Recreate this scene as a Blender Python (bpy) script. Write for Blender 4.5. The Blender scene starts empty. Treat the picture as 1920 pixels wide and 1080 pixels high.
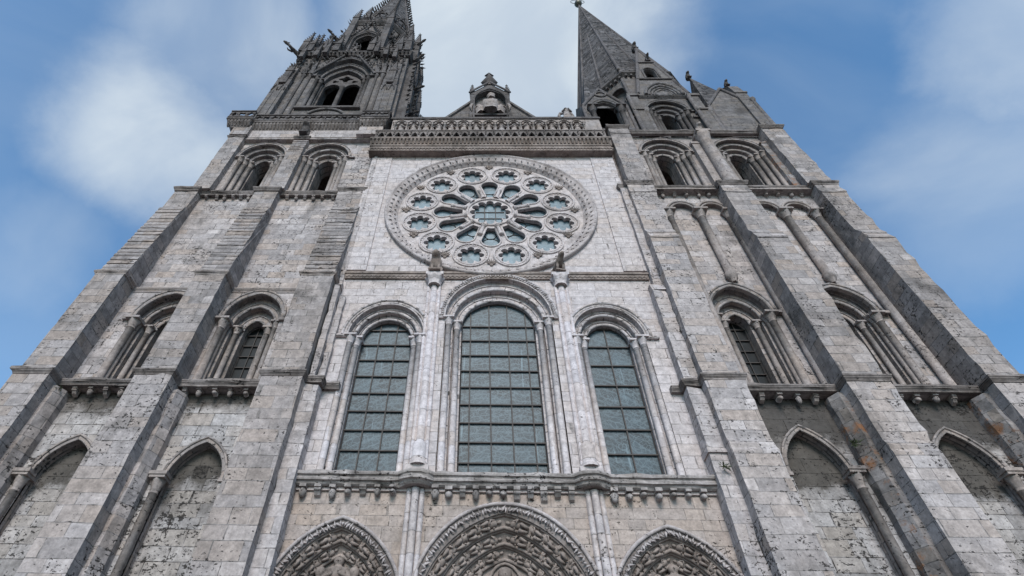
import bpy, math, random
from mathutils import Vector, Matrix
from mathutils.geometry import tessellate_polygon
PI = math.pi
R_ = math.radians
sc = bpy.context.scene
col = sc.collection
rnd = random.Random(7)

# ------------------------------------------------------------------ camera
cam = bpy.data.cameras.new("camera")
co = bpy.data.objects.new("camera", cam)
col.objects.link(co)
cam.sensor_width = 36.0
cam.lens = 19.8993
cam.shift_x = 0.04679
cam.shift_y = -0.00497
cam.clip_start = 0.1
cam.clip_end = 3000
RT = Vector((0.9997131202523625, 0.011844904819241796, 0.020817670981851492))
UP = Vector((-0.004752064252133072, -0.753789509977399, 0.6570987692374536))
FW = Vector((-0.023475414386739127, 0.6570091878184474, 0.7535169752842433))
mw = Matrix.Identity(4)
for i in range(3):
    mw[i][0], mw[i][1], mw[i][2] = RT[i], UP[i], -FW[i]
mw[0][3], mw[1][3], mw[2][3] = -1.15, -24.0, 1.6
co.matrix_world = mw
sc.camera = co

# ------------------------------------------------------------------ light
SUN_EL, SUN_AZ = 36.0, 181.0      # high in front of the facade, behind the viewer
sun = bpy.data.lights.new("sun", 'SUN')
sun.energy = 3.0
sun.angle = R_(24)
sun.color = (1.0, 0.955, 0.93)
so = bpy.data.objects.new("sun", sun)
col.objects.link(so)
az = R_(SUN_AZ)
sd = Vector((math.sin(az) * math.cos(R_(SUN_EL)), math.cos(az) * math.cos(R_(SUN_EL)), math.sin(R_(SUN_EL))))
so.rotation_euler = (-sd).to_track_quat('-Z', 'Y').to_euler()
so.location = (0, -60, 90)

W = bpy.data.worlds.new("World")
sc.world = W
W.use_nodes = True
nt = W.node_tree
nt.nodes.clear()
def wn(t, **k):
    n = nt.nodes.new(t)
    for a, b in k.items():
        setattr(n, a, b)
    return n
out = wn('ShaderNodeOutputWorld')
bg = wn('ShaderNodeBackground')
sky = wn('ShaderNodeTexSky', sky_type='NISHITA', sun_disc=False, sun_elevation=R_(SUN_EL), sun_rotation=R_(SUN_AZ))
sky.air_density = 1.0
sky.dust_density = 1.2
sky.ozone_density = 1.0
tc = wn('ShaderNodeTexCoord')
def wmath(op, a, b=None, clamp=False):
    n = wn('ShaderNodeMath', operation=op, use_clamp=clamp)
    for i, x in enumerate((a, b)):
        if x is None:
            continue
        if isinstance(x, (int, float)):
            n.inputs[i].default_value = x
        else:
            nt.links.new(x, n.inputs[i])
    return n.outputs[0]
wz = wn('ShaderNodeTexNoise')
wz.inputs['Scale'].default_value = 4.5
wz.inputs['Detail'].default_value = 7
wz.inputs['Roughness'].default_value = 0.6
nt.links.new(tc.outputs['Generated'], wz.inputs['Vector'])
wv = wn('ShaderNodeVectorMath', operation='MULTIPLY_ADD')
nt.links.new(wz.outputs['Color'], wv.inputs[0])
wv.inputs[1].default_value = (0.15, 0.15, 0.15)
nt.links.new(tc.outputs['Generated'], wv.inputs[2])
wv2 = wn('ShaderNodeVectorMath', operation='SUBTRACT')
nt.links.new(wv.outputs[0], wv2.inputs[0])
wv2.inputs[1].default_value = (0.075, 0.075, 0.075)
wv3 = wn('ShaderNodeVectorMath', operation='NORMALIZE')
nt.links.new(wv2.outputs[0], wv3.inputs[0])
def blob(d, r0, r1):
    # soft cloud bank round a direction of the sky
    dp = wn('ShaderNodeVectorMath', operation='DOT_PRODUCT')
    nt.links.new(wv3.outputs[0], dp.inputs[0])
    dp.inputs[1].default_value = Vector(d).normalized()
    mr = wn('ShaderNodeMapRange', interpolation_type='SMOOTHSTEP')
    nt.links.new(dp.outputs['Value'], mr.inputs['Value'])
    mr.inputs['From Min'].default_value = math.cos(R_(r1))
    mr.inputs['From Max'].default_value = math.cos(R_(r0)) if r0 >= 0 else 2 - math.cos(R_(r0))
    return mr.outputs['Result']
mp = wn('ShaderNodeMapping')
mp.inputs['Scale'].default_value = (1.0, 1.3, 1.6)
mp.inputs['Rotation'].default_value = (0.3, 0.5, 0.2)
nt.links.new(tc.outputs['Generated'], mp.inputs['Vector'])
nz = wn('ShaderNodeTexNoise')
nz.inputs['Scale'].default_value = 2.6
nz.inputs['Detail'].default_value = 8
nz.inputs['Roughness'].default_value = 0.5
nz.inputs['Distortion'].default_value = 0.5
nt.links.new(mp.outputs[0], nz.inputs['Vector'])
banks = [((0.03, 0.31, 0.95), 4, 19, 1.0), ((-0.485, 0.39, 0.783), -4, 9.5, 0.72), ((-0.38, 0.28, 0.88), 2, 10, 0.4),
         ((0.66, 0.22, 0.72), 0, 8, 0.55), ((-0.62, 0.47, 0.62), 1, 6, 0.12), ((0.655, 0.40, 0.645), 2, 10, 0.3)]
acc = None
for d, a, b, s in banks:
    v = wmath('MULTIPLY', blob(d, a, b), s)
    acc = v if acc is None else wmath('MAXIMUM', acc, v)
nmap = wn('ShaderNodeMapRange', interpolation_type='SMOOTHSTEP')
nt.links.new(nz.outputs['Fac'], nmap.inputs['Value'])
nmap.inputs['From Min'].default_value = 0.36
nmap.inputs['From Max'].default_value = 0.72
cl = wmath('MULTIPLY', acc, wmath('ADD', wmath('MULTIPLY', nmap.outputs[0], 0.45), 0.66))
cl = wmath('ADD', cl, wmath('MULTIPLY', nmap.outputs[0], 0.13), clamp=True)
mix = wn('ShaderNodeMix', data_type='RGBA')
nt.links.new(cl, mix.inputs[0])
skm = wn('ShaderNodeMix', data_type='RGBA', blend_type='MULTIPLY')
skm.inputs[0].default_value = 1.0
nt.links.new(sky.outputs[0], skm.inputs[6])
SKYMUL = (1.0, 1.53, 1.78, 1)
skm.inputs[7].default_value = SKYMUL
nt.links.new(skm.outputs[2], mix.inputs[6])
CLOUD = (5.9, 6.5, 6.9, 1)
mix.inputs[7].default_value = CLOUD
nt.links.new(mix.outputs[2], bg.inputs['Color'])
bg.inputs['Strength'].default_value = 0.112
nt.links.new(bg.outputs[0], out.inputs[0])

sc.view_settings.view_transform = 'Standard'
sc.view_settings.look = 'None'
sc.view_settings.gamma = 1.0
sc.view_settings.exposure = 0.22

# ------------------------------------------------------------------ materials
def new_mat(name):
    m = bpy.data.materials.new(name)
    m.use_nodes = True
    return m

class NT:
    def __init__(self, m):
        self.t = m.node_tree
        self.b = next(n for n in self.t.nodes if n.type == 'BSDF_PRINCIPLED')
    def n(self, ty, **k):
        x = self.t.nodes.new(ty)
        for a, b in k.items():
            setattr(x, a, b)
        return x
    def l(self, a, b):
        self.t.links.new(a, b)
    def put(self, sock, v):
        if isinstance(v, (int, float)):
            sock.default_value = v
        elif isinstance(v, (tuple, list)):
            sock.default_value = tuple(v) + ((1,) if len(v) == 3 and sock.type == 'RGBA' else ())
        else:
            self.l(v, sock)
    def math(self, op, a, b=None, clamp=False):
        x = self.n('ShaderNodeMath', operation=op, use_clamp=clamp)
        self.put(x.inputs[0], a)
        if b is not None:
            self.put(x.inputs[1], b)
        return x.outputs[0]
    def noise(self, vec, scale, detail=3, rough=0.55, dims='3D', w=None):
        x = self.n('ShaderNodeTexNoise', noise_dimensions=dims)
        if vec is not None:
            self.l(vec, x.inputs['Vector'])
        if w is not None:
            self.l(w, x.inputs['W'])
        x.inputs['Scale'].default_value = scale
        x.inputs['Detail'].default_value = detail
        x.inputs['Roughness'].default_value = rough
        return x.outputs['Fac']
    def rng(self, v, a, b, lo=0.0, hi=1.0):
        x = self.n('ShaderNodeMapRange', clamp=True)
        self.put(x.inputs['Value'], v)
        for k, q in (('From Min', a), ('From Max', b), ('To Min', lo), ('To Max', hi)):
            x.inputs[k].default_value = q
        return x.outputs['Result']
    def mix(self, f, a, b, mode='MIX'):
        x = self.n('ShaderNodeMix', data_type='RGBA', blend_type=mode)
        self.put(x.inputs[0], f)
        self.put(x.inputs[6], a)
        self.put(x.inputs[7], b)
        return x.outputs[2]
    def vmap(self, v, s, rot=(0, 0, 0), loc=(0, 0, 0)):
        x = self.n('ShaderNodeMapping')
        self.l(v, x.inputs['Vector'])
        x.inputs['Scale'].default_value = s
        x.inputs['Rotation'].default_value = rot
        x.inputs['Location'].default_value = loc
        return x.outputs[0]

ALB = (0.668, 0.642, 0.672)      # all stone a little darker than fresh-cut
def stone(name, base, alt, dark, grime=0.5, pits=0.5, mortar=0.6, mcol=(0.07, 0.065, 0.06), course=0.62, width=1.25, streak=0.4,
          blocks=True, vary=0.30, stain=None, rust=None, bump=0.5, pitscale=5.5, msize=0.022):
    base, alt, dark = (tuple(x * k for x, k in zip(c_, ALB)) for c_ in (base, alt, dark))
    mcol = tuple(x * 0.8 for x in mcol)
    m = new_mat(name)
    g = NT(m)
    geo = g.n('ShaderNodeNewGeometry')
    pos = geo.outputs['Position']
    fine = g.noise(pos, 2.6, 6, 0.65)
    big = g.noise(pos, 0.16, 6, 0.6)
    mid = g.noise(pos, 0.7, 4, 0.6)
    colr = None
    bfac = None
    if blocks:
        uv = g.n('ShaderNodeUVMap').outputs[0]
        sp = g.n('ShaderNodeSeparateXYZ')
        g.l(uv, sp.inputs[0])
        u, v = sp.outputs[0], sp.outputs[1]
        wob = g.noise(pos, 0.9, 2)
        v1 = g.math('ADD', v, g.math('MULTIPLY', g.noise(None, 0.45, 1, dims='1D', w=v), 0.5))
        v2 = g.math('ADD', v1, g.math('MULTIPLY', wob, 0.06))
        row = g.math('FLOOR', g.math('DIVIDE', v2, course))
        cmb = g.n('ShaderNodeCombineXYZ')
        g.l(g.math('MULTIPLY', u, 0.55), cmb.inputs[0])
        g.l(g.math('MULTIPLY', row, 5.37), cmb.inputs[1])
        un = g.noise(cmb.outputs[0], 1.0, 1, dims='2D')
        u2 = g.math('ADD', u, g.math('MULTIPLY', un, 1.5 * width))
        u3 = g.math('ADD', u2, g.math('MULTIPLY', g.noise(pos, 1.7, 1), 0.05))
        c2 = g.n('ShaderNodeCombineXYZ')
        g.l(u3, c2.inputs[0])
        g.l(v2, c2.inputs[1])
        br = g.n('ShaderNodeTexBrick')
        br.offset = 0.5
        g.l(c2.outputs[0], br.inputs['Vector'])
        br.inputs['Color1'].default_value = (1, 1, 1, 1)
        br.inputs['Color2'].default_value = (0, 0, 0, 1)
        br.inputs['Mortar'].default_value = (0.5, 0.5, 0.5, 1)
        br.inputs['Scale'].default_value = 1.0
        br.inputs['Mortar Size'].default_value = msize
        br.inputs['Mortar Smooth'].default_value = 0.25
        br.inputs['Brick Width'].default_value = width
        br.inputs['Row Height'].default_value = course
        hue = br.outputs['Color']
        bfac = br.outputs['Fac']
        rp = g.n('ShaderNodeValToRGB')
        rp.color_ramp.interpolation = 'LINEAR'
        e = rp.color_ramp.elements
        lo = tuple(c * (1 - vary) for c in base) + (1,)
        hi = tuple(c * (1 + vary * 0.7) for c in base) + (1,)
        e[0].position, e[0].color = 0.0, lo
        e[1].position, e[1].color = 1.0, hi
        x = e.new(0.45); x.color = tuple(base) + (1,)
        x = e.new(0.80); x.color = tuple(alt) + (1,)
        g.l(hue, rp.inputs[0])
        colr = rp.outputs[0]
    else:
        colr = g.mix(g.rng(mid, 0.35, 0.7), base, alt)
    # broad discolouring, dribbles of soot, weather mottling
    colr = g.mix(g.rng(big, 0.45, 0.68, 0, 0.55), colr, alt)
    mot = g.math('MULTIPLY', g.rng(fine, 0.30, 0.70, 0.70, 1.26), g.rng(g.noise(pos, 9.0, 3, 0.7), 0.32, 0.68, 0.84, 1.14))
    mm = g.n('ShaderNodeCombineXYZ')
    for i in range(3):
        g.l(mot, mm.inputs[i])
    colr = g.mix(1.0, colr, mm.outputs[0], 'MULTIPLY')
    if grime > 0:
        gm = g.noise(pos, 0.33, 7, 0.68)
        gm2 = g.rng(gm, 0.60 - 0.18 * grime, 0.80 - 0.18 * grime, 0, 0.75)
        colr = g.mix(gm2, colr, dark)
    if streak > 0:
        st = g.noise(g.vmap(pos, (1.6, 1.6, 0.16)), 1.0, 5, 0.65)
        colr = g.mix(g.rng(st, 0.52, 0.78, 0, streak), colr, dark)
    if stain:
        # soot crust: (z above which it starts, z where it is full, colour)
        z0, z1, sc_, amt = stain
        ps = g.n('ShaderNodeSeparateXYZ')
        g.l(pos, ps.inputs[0])
        zz = g.math('ADD', ps.outputs[2], g.math('MULTIPLY', g.math('SUBTRACT', g.noise(pos, 0.75, 6, 0.7), 0.5), 3.4))
        colr = g.mix(g.rng(zz, z0, z1, 0, amt), colr, g.mix(g.rng(g.noise(pos, 1.9, 6, 0.7), 0.38, 0.68), tuple(c * .55 for c in sc_), tuple(c * .95 for c in sc_)))
    if bfac is not None:
        colr = g.mix(g.math('MULTIPLY', bfac, g.math('MULTIPLY', g.rng(g.noise(pos, 1.4, 4, 0.7), 0.36, 0.62, 0.12, 1.0), mortar)), colr, mcol)
    pit = None
    if pits > 0:
        pn = g.noise(g.vmap(pos, (1.0, 1.0, 1.5)), pitscale, 3, 0.7)
        pa = g.math('ADD', g.rng(g.noise(pos, 0.23, 4, 0.6), 0.36, 0.64, -0.045, 0.065), g.rng(g.noise(pos, 1.1, 2), 0.40, 0.62, -0.02, 0.06))
        pv = g.math('ADD', pn, g.math('ADD', pa, g.math('MULTIPLY', bfac, 0.05) if bfac is not None else 0.0))
        pit = g.rng(pv, 0.700 - 0.035 * pits, 0.735 - 0.035 * pits, 0, 0.9)
        colr = g.mix(pit, colr, tuple(c * 0.35 for c in dark))
    if rust:
        rn = g.noise(pos, 0.9, 6, 0.7)
        colr = g.mix(g.rng(rn, rust[0], rust[0] + 0.1, 0, rust[1]), colr, (0.20, 0.085, 0.035))
    g.l(colr, g.b.inputs['Base Color'])
    g.b.inputs['Roughness'].default_value = 0.92
    g.b.inputs['Specular IOR Level'].default_value = 0.15
    h = g.math('MULTIPLY', fine, 0.5)
    if bfac is not None:
        h = g.math('SUBTRACT', h, g.math('MULTIPLY', bfac, 0.7))
    if pit is not None:
        h = g.math('SUBTRACT', h, g.math('MULTIPLY', pit, 0.9))
    bp = g.n('ShaderNodeBump')
    bp.inputs['Strength'].default_value = bump
    bp.inputs['Distance'].default_value = 0.06
    g.l(h, bp.inputs['Height'])
    g.l(bp.outputs[0], g.b.inputs['Normal'])
    return m

WHITE, WALT = (0.635, 0.58, 0.55), (0.57, 0.495, 0.44)
GREY, GALT = (0.415, 0.376, 0.348), (0.375, 0.31, 0.258)
DARK, DALT = (0.205, 0.19, 0.18), (0.185, 0.16, 0.136)
SOOT = (0.075, 0.066, 0.058)
M = {}
M['white'] = stone('pale_ashlar', WHITE, WALT, (0.27, 0.24, 0.21), grime=0.12, pits=0.35, mortar=0.85, mcol=(0.11, 0.095, 0.085), streak=0.10, vary=0.09)
M['pier'] = stone('weathered_pale_ashlar', (0.545, 0.50, 0.473), (0.48, 0.415, 0.365), (0.16, 0.14, 0.12), grime=0.3, pits=0.9, mortar=0.8, streak=0.3, vary=0.2)
M['white_carved'] = stone('pale_carved_stone', WHITE, WALT, (0.16, 0.14, 0.12), grime=0.25, pits=0.3, streak=0.35, blocks=False)
M['white_shaft'] = stone('pale_shaft_stone', (0.63, 0.583, 0.562), WALT, (0.2, 0.17, 0.15), grime=0.1, pits=0.3, streak=0.12, mortar=0.7, mcol=(0.12, 0.10, 0.09), course=0.9, width=9.0, vary=0.06)
M['white_arch'] = stone('pale_voussoir_stone', (0.59, 0.545, 0.52), WALT, (0.17, 0.145, 0.125), grime=0.25, pits=0.3, streak=0.2, mortar=0.95, mcol=(0.06, 0.05, 0.045), vary=0.14, msize=0.06, width=1.3)
M['grey'] = stone('grey_ashlar', GREY, GALT, SOOT, grime=0.45, pits=1.2, mortar=0.85, streak=0.45)
M['grey_low'] = stone('grey_rough_ashlar', (0.455, 0.413, 0.385), (0.41, 0.342, 0.288), SOOT, grime=0.38, pits=1.4, mortar=0.8, streak=0.35, course=0.66, width=1.35)
M['grey_pale'] = stone('light_grey_ashlar', (0.51, 0.465, 0.435), (0.45, 0.375, 0.315), SOOT, grime=0.32, pits=1.1, mortar=0.8, streak=0.35)
M['grey_carved'] = stone('grey_carved_stone', (0.39, 0.352, 0.325), GALT, SOOT, grime=0.5, pits=0.8, streak=0.6, blocks=False)
M['grey_arch'] = stone('grey_voussoir_stone', (0.39, 0.352, 0.325), GALT, SOOT, grime=0.5, pits=0.8, streak=0.5, mortar=0.9, msize=0.06, width=1.3)
M['dark'] = stone('dark_ashlar', DARK, DALT, (0.055, 0.048, 0.042), grime=0.55, pits=1.1, mortar=0.7, streak=0.6, course=0.55, width=1.0)
M['dark_carved'] = stone('dark_carved_stone', (0.16, 0.15, 0.144), (0.14, 0.12, 0.105), (0.035, 0.03, 0.027), grime=0.7, pits=1.2, streak=0.75, blocks=False)
M['dark_arch'] = stone('dark_voussoir_stone', (0.21, 0.197, 0.19), DALT, (0.045, 0.04, 0.035), grime=0.5, pits=0.8, streak=0.6, mortar=0.85, msize=0.06, width=1.3)
M['brown'] = stone('brown_frieze_stone', (0.33, 0.282, 0.245), (0.29, 0.23, 0.188), (0.06, 0.05, 0.04), grime=0.6, pits=0.8, streak=0.6, blocks=False)
M['cornice'] = stone('sooty_cornice_stone', (0.31, 0.275, 0.25), (0.21, 0.178, 0.153), (0.045, 0.038, 0.033), grime=0.7, pits=1.2, streak=0.8, blocks=False)
M['ledge'] = stone('streaked_string_stone', (0.50, 0.46, 0.43), (0.33, 0.29, 0.25), (0.05, 0.042, 0.036), grime=0.55, pits=1.2, streak=0.8, blocks=False)
M['rim'] = stone('grimy_rim_stone', (0.56, 0.51, 0.48), (0.44, 0.38, 0.34), (0.09, 0.075, 0.065), grime=0.45, pits=1.0, streak=0.3, blocks=False)
M['warm'] = stone('buff_ashlar', (0.50, 0.43, 0.375), (0.45, 0.365, 0.295), (0.16, 0.13, 0.10), grime=0.35, pits=1.2, mortar=0.8, mcol=(0.12, 0.10, 0.085), streak=0.35, vary=0.2, course=0.55, width=1.0)
M['portal'] = stone('brown_carved_stone', (0.36, 0.305, 0.262), (0.29, 0.235, 0.195), (0.06, 0.048, 0.04), grime=0.55, pits=0.6, streak=0.5, blocks=False)
M['panel_north'] = stone('blotched_ashlar', (0.53, 0.50, 0.47), (0.44, 0.385, 0.33), SOOT, grime=0.40, pits=2.4, mortar=0.95, mcol=(0.05, 0.042, 0.036), streak=0.45, stain=(18.7, 19.5, (0.07, 0.057, 0.047), 0.88), course=0.66, width=1.3)
M['panel_south'] = stone('soot_blackened_ashlar', (0.50, 0.475, 0.45), (0.42, 0.37, 0.32), SOOT, grime=0.40, pits=2.2, mortar=0.95, mcol=(0.05, 0.042, 0.036), streak=0.45, stain=(17.0, 17.9, (0.068, 0.058, 0.052), 0.92), course=0.66, width=1.3)
M['recess'] = stone('sooty_recess_ashlar', (0.47, 0.44, 0.41), (0.39, 0.345, 0.295), SOOT, grime=0.50, pits=2.2, mortar=1.0, mcol=(0.04, 0.034, 0.03), streak=0.45, stain=(15.0, 15.6, (0.085, 0.072, 0.062), 0.93), course=0.66, width=1.3)
M['lichen'] = stone('lichened_ashlar', (0.32, 0.30, 0.285), (0.27, 0.23, 0.19), SOOT, grime=0.55, pits=1.4, mortar=0.8, streak=0.4, rust=(0.515, 0.8))
M['scale'] = stone('scaled_spire_stone', (0.17, 0.16, 0.155), (0.12, 0.107, 0.096), (0.04, 0.035, 0.03), grime=0.5, pits=2.6, mortar=1.0, mcol=(0.02, 0.018, 0.017), streak=0.5, course=0.85, width=1.3, vary=0.75, bump=1.0, pitscale=1.7, msize=0.07)
M['shadow'] = stone('shade_painted_stone', (0.025, 0.023, 0.021), (0.02, 0.018, 0.016), (0.02, 0.018, 0.016), grime=0.3, pits=0, streak=0.2, blocks=False)  # near-black base colour paints in the shade inside the openings
M['paving'] = stone('plaza_paving', (0.44, 0.42, 0.385), (0.40, 0.37, 0.33), (0.12, 0.11, 0.10), grime=0.4, pits=0.3, mortar=0.7, course=0.8, width=0.8)

def glass(name, colr, line, rough, scale, lines=0.5, spec=0.5):
    m = new_mat(name)
    g = NT(m)
    pos = g.n('ShaderNodeNewGeometry').outputs['Position']
    vo = g.n('ShaderNodeTexVoronoi', feature='DISTANCE_TO_EDGE')
    dw = g.n('ShaderNodeVectorMath', operation='ADD')
    g.l(pos, dw.inputs[0])
    nn = g.n('ShaderNodeTexNoise')
    nn.inputs['Scale'].default_value = 1.3
    nn.inputs['Detail'].default_value = 3
    g.l(pos, nn.inputs['Vector'])
    g.l(nn.outputs['Color'], dw.inputs[1])
    g.l(dw.outputs[0], vo.inputs['Vector'])
    vo.inputs['Scale'].default_value = scale
    ln = g.rng(vo.outputs['Distance'], 0.02, 0.10, lines, 0)
    c = g.mix(g.rng(g.noise(pos, 1.6, 5, 0.7), 0.3, 0.7), tuple(x * 0.65 for x in colr), tuple(x * 1.3 for x in colr))
    cell = g.n('ShaderNodeTexVoronoi', feature='F1')
    g.l(g.vmap(pos, (1.0, 1.0, .9)), cell.inputs['Vector'])
    cell.inputs['Scale'].default_value = 1.0
    cs = g.n('ShaderNodeSeparateColor')
    g.l(cell.outputs['Color'], cs.inputs[0])
    kk = g.rng(cs.outputs[0], 0, 1, 0.62, 1.35)
    kv = g.n('ShaderNodeCombineXYZ')
    for i in range(3):
        g.l(kk, kv.inputs[i])
    c = g.mix(1.0, c, kv.outputs[0], 'MULTIPLY')
    wv_ = g.n('ShaderNodeTexWave', wave_type='RINGS', rings_direction='Y')
    g.l(g.vmap(pos, (1.0, 1.0, .8)), wv_.inputs['Vector'])
    wv_.inputs['Scale'].default_value = 1.1
    wv_.inputs['Distortion'].default_value = 9.0
    wv_.inputs['Detail'].default_value = 3
    c = g.mix(g.rng(wv_.outputs['Fac'], 0.80, 1.0, 0, lines * .8), c, line)
    c = g.mix(ln, c, line)
    st = g.noise(g.vmap(pos, (3.0, 3.0, 0.22)), 1.0, 3, 0.6)
    c = g.mix(g.rng(st, 0.66, 0.74, 0, 0.5), c, tuple(min(1, x * 2.2) for x in line))
    g.l(c, g.b.inputs['Base Color'])
    g.b.inputs['Roughness'].default_value = rough
    g.b.inputs['Specular IOR Level'].default_value = spec
    bp = g.n('ShaderNodeBump')
    bp.inputs['Strength'].default_value = 0.4
    bp.inputs['Distance'].default_value = 0.02
    g.l(g.noise(pos, 3.0, 4), bp.inputs['Height'])
    g.l(bp.outputs[0], g.b.inputs['Normal'])
    return m
M['glass'] = glass('stained_glass_behind_mesh', (0.024, 0.037, 0.045), (0.085, 0.115, 0.13), 0.5, 4.2, 0.6, 0.3)
M['rose_glass'] = glass('sky_toned_stained_glass', (0.075, 0.115, 0.138), (0.14, 0.19, 0.215), 0.45, 4.0, 0.4, 0.35)  # paler blue base carries the sky's reflection in its colour
M['dark_glass'] = glass('dim_leaded_glass', (0.006, 0.007, 0.008), (0.004, 0.004, 0.004), 0.55, 5.0, 0.4, 0.2)
def plain(name, c, rough=0.7, metal=0.0, var=0.3):
    m = new_mat(name)
    g = NT(m)
    pos = g.n('ShaderNodeNewGeometry').outputs['Position']
    g.l(g.mix(g.rng(g.noise(pos, 4, 4), 0.3, 0.7), tuple(x * (1 - var) for x in c), tuple(x * (1 + var) for x in c)), g.b.inputs['Base Color'])
    g.b.inputs['Roughness'].default_value = rough
    g.b.inputs['Metallic'].default_value = metal
    return m
M['iron'] = plain('rusted_iron', (0.042, 0.032, 0.028), 0.7, 0.2)
M['wood'] = plain('old_oak', (0.10, 0.065, 0.04), 0.8)
M['leaf'] = plain('dry_weed_leaf', (0.045, 0.055, 0.022), 0.8)
M['copper'] = plain('dull_gilt_copper', (0.10, 0.09, 0.07), 0.5, 0.6)

# ------------------------------------------------------------------ mesh builder
class MB:
    def __init__(s):
        s.v = []; s.f = []; s.uv = []; s.sm = []
    def poly(s, pts, uv=None, smooth=False):
        i = len(s.v)
        s.v.extend(pts)
        s.f.append(tuple(range(i, i + len(pts))))
        s.uv.append(uv); s.sm.append(smooth)
    def raw(s, pts, faces, smooth=False, uvs=None):
        i = len(s.v)
        s.v.extend(pts)
        for k, f in enumerate(faces):
            s.f.append(tuple(a + i for a in f))
            s.uv.append(None if uvs is None else uvs[k]); s.sm.append(smooth)
    def box(s, x0, x1, y0, y1, z0, z1):
        p = [(x, y, z) for z in (z0, z1) for y in (y0, y1) for x in (x0, x1)]
        s.raw(p, [(0, 2, 3, 1), (4, 5, 7, 6), (0, 1, 5, 4), (2, 6, 7, 3), (0, 4, 6, 2), (1, 3, 7, 5)])
    def obox(s, c, ex, ey, ez):
        c, ex, ey, ez = map(Vector, (c, ex, ey, ez))
        p = [tuple(c + ex * a + ey * b + ez * d) for d in (-1, 1) for b in (-1, 1) for a in (-1, 1)]
        s.raw(p, [(0, 2, 3, 1), (4, 5, 7, 6), (0, 1, 5, 4), (2, 6, 7, 3), (0, 4, 6, 2), (1, 3, 7, 5)])
    def extrude(s, loop, to3, d0, d1, cap0=True, cap1=True):
        n = len(loop)
        a = [to3(p, d0) for p in loop]; b = [to3(p, d1) for p in loop]
        fs = [(i, (i + 1) % n, n + (i + 1) % n, n + i) for i in range(n)]
        if cap0: fs.append(tuple(range(n)))
        if cap1: fs.append(tuple(range(n, 2 * n)))
        s.raw(a + b, fs)
    def prismx(s, yz, x0, x1):
        s.extrude(yz, lambda p, d: (d, p[0], p[1]), x0, x1)
    def prismy(s, xz, y0, y1):
        s.extrude(xz, lambda p, d: (p[0], d, p[1]), y0, y1)
    def prismz(s, xy, z0, z1):
        s.extrude(xy, lambda p, d: (p[0], p[1], d), z0, z1)
    def grid(s, rows, closed=True, smooth=True, cap0=False, cap1=False, uvs=None):
        n = len(rows[0]); pts = [tuple(p) for r in rows for p in r]
        fs = []
        m = n if closed else n - 1
        ul = None
        if uvs: ul = []
        for i in range(len(rows) - 1):
            for j in range(m):
                k = (j + 1) % n
                fs.append((i * n + j, i * n + k, (i + 1) * n + k, (i + 1) * n + j))
                if uvs: ul.append((uvs(i, j), uvs(i, j + 1), uvs(i + 1, j + 1), uvs(i + 1, j)))
        if cap0:
            fs.append(tuple(range(n)))
            if uvs: ul.append(None)
        if cap1:
            fs.append(tuple(range((len(rows) - 1) * n, len(rows) * n)))
            if uvs: ul.append(None)
        s.raw(pts, fs, smooth, ul)
    def lathe(s, cx, cy, prof, n=12, lobes=None, smooth=True, ph=0.0):
        rows = []
        for q in prof:
            r, z = q[0], q[1]
            a_ = q[2] if len(q) > 2 else 0.0
            rows.append([(cx + r * (1 + a_ * math.cos(8 * t)) * math.cos(t), cy + r * (1 + a_ * math.cos(8 * t)) * math.sin(t), z)
                         for t in (ph + 2 * PI * j / n for j in range(n))])
        rr = max(q[0] for q in prof)
        zs = [q[1] for q in prof]
        s.grid(rows, True, smooth, True, True, uvs=lambda i, j: (cx + j * 2 * PI * rr / n, zs[i]))
    def tube(s, path, r, n=6, closed=False, smooth=True, caps=True):
        P = [Vector(p) for p in path]; rows = []
        m = len(P)
        ref = None
        for i in range(m):
            a = P[(i - 1) % m] if (closed or i > 0) else P[0]
            b = P[(i + 1) % m] if (closed or i < m - 1) else P[-1]
            t = (b - a).normalized()
            if ref is None:
                ref = Vector((0, 1, 0)) if abs(t.y) < 0.9 else Vector((0, 0, 1))
            e1 = (ref - t * ref.dot(t)).normalized(); ref = e1
            e2 = t.cross(e1)
            rad = r[i] if isinstance(r, (list, tuple)) else r
            rows.append([tuple(P[i] + e1 * math.cos(q) * rad + e2 * math.sin(q) * rad) for q in (2 * PI * j / n for j in range(n))])
        if closed: rows.append(rows[0])
        s.grid(rows, True, smooth, caps and not closed, caps and not closed)
    def sweep(s, path, prof, closed=False):
        # path in plan (x,y), moving to +x with the outside towards -y; prof = closed loop of (out, z)
        P = [Vector(p) for p in path]; m = len(P); rows = []
        for i in range(m):
            d0 = (P[i] - P[i - 1]).normalized() if (i > 0 or closed) else None
            d1 = (P[(i + 1) % m] - P[i]).normalized() if (i < m - 1 or closed) else None
            d0 = d0 or d1; d1 = d1 or d0
            n0 = Vector((d0.y, -d0.x)); n1 = Vector((d1.y, -d1.x))
            nn = (n0 + n1)
            nn = nn / max(0.2, nn.dot(n0)) if nn.length > 1e-6 else n0
            rows.append([(P[i].x + nn.x * o, P[i].y + nn.y * o, z) for o, z in prof])
        if closed: rows.append(rows[0])
        n = len(prof)
        pts = [p for r in rows for p in r]; fs = []
        for i in range(len(rows) - 1):
            for j in range(n):
                k = (j + 1) % n
                fs.append((i * n + j, (i + 1) * n + j, (i + 1) * n + k, i * n + k))
        if not closed:
            fs.append(tuple(range(n))); fs.append(tuple(range((m - 1) * n, m * n)))
        s.raw(pts, fs)
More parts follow.
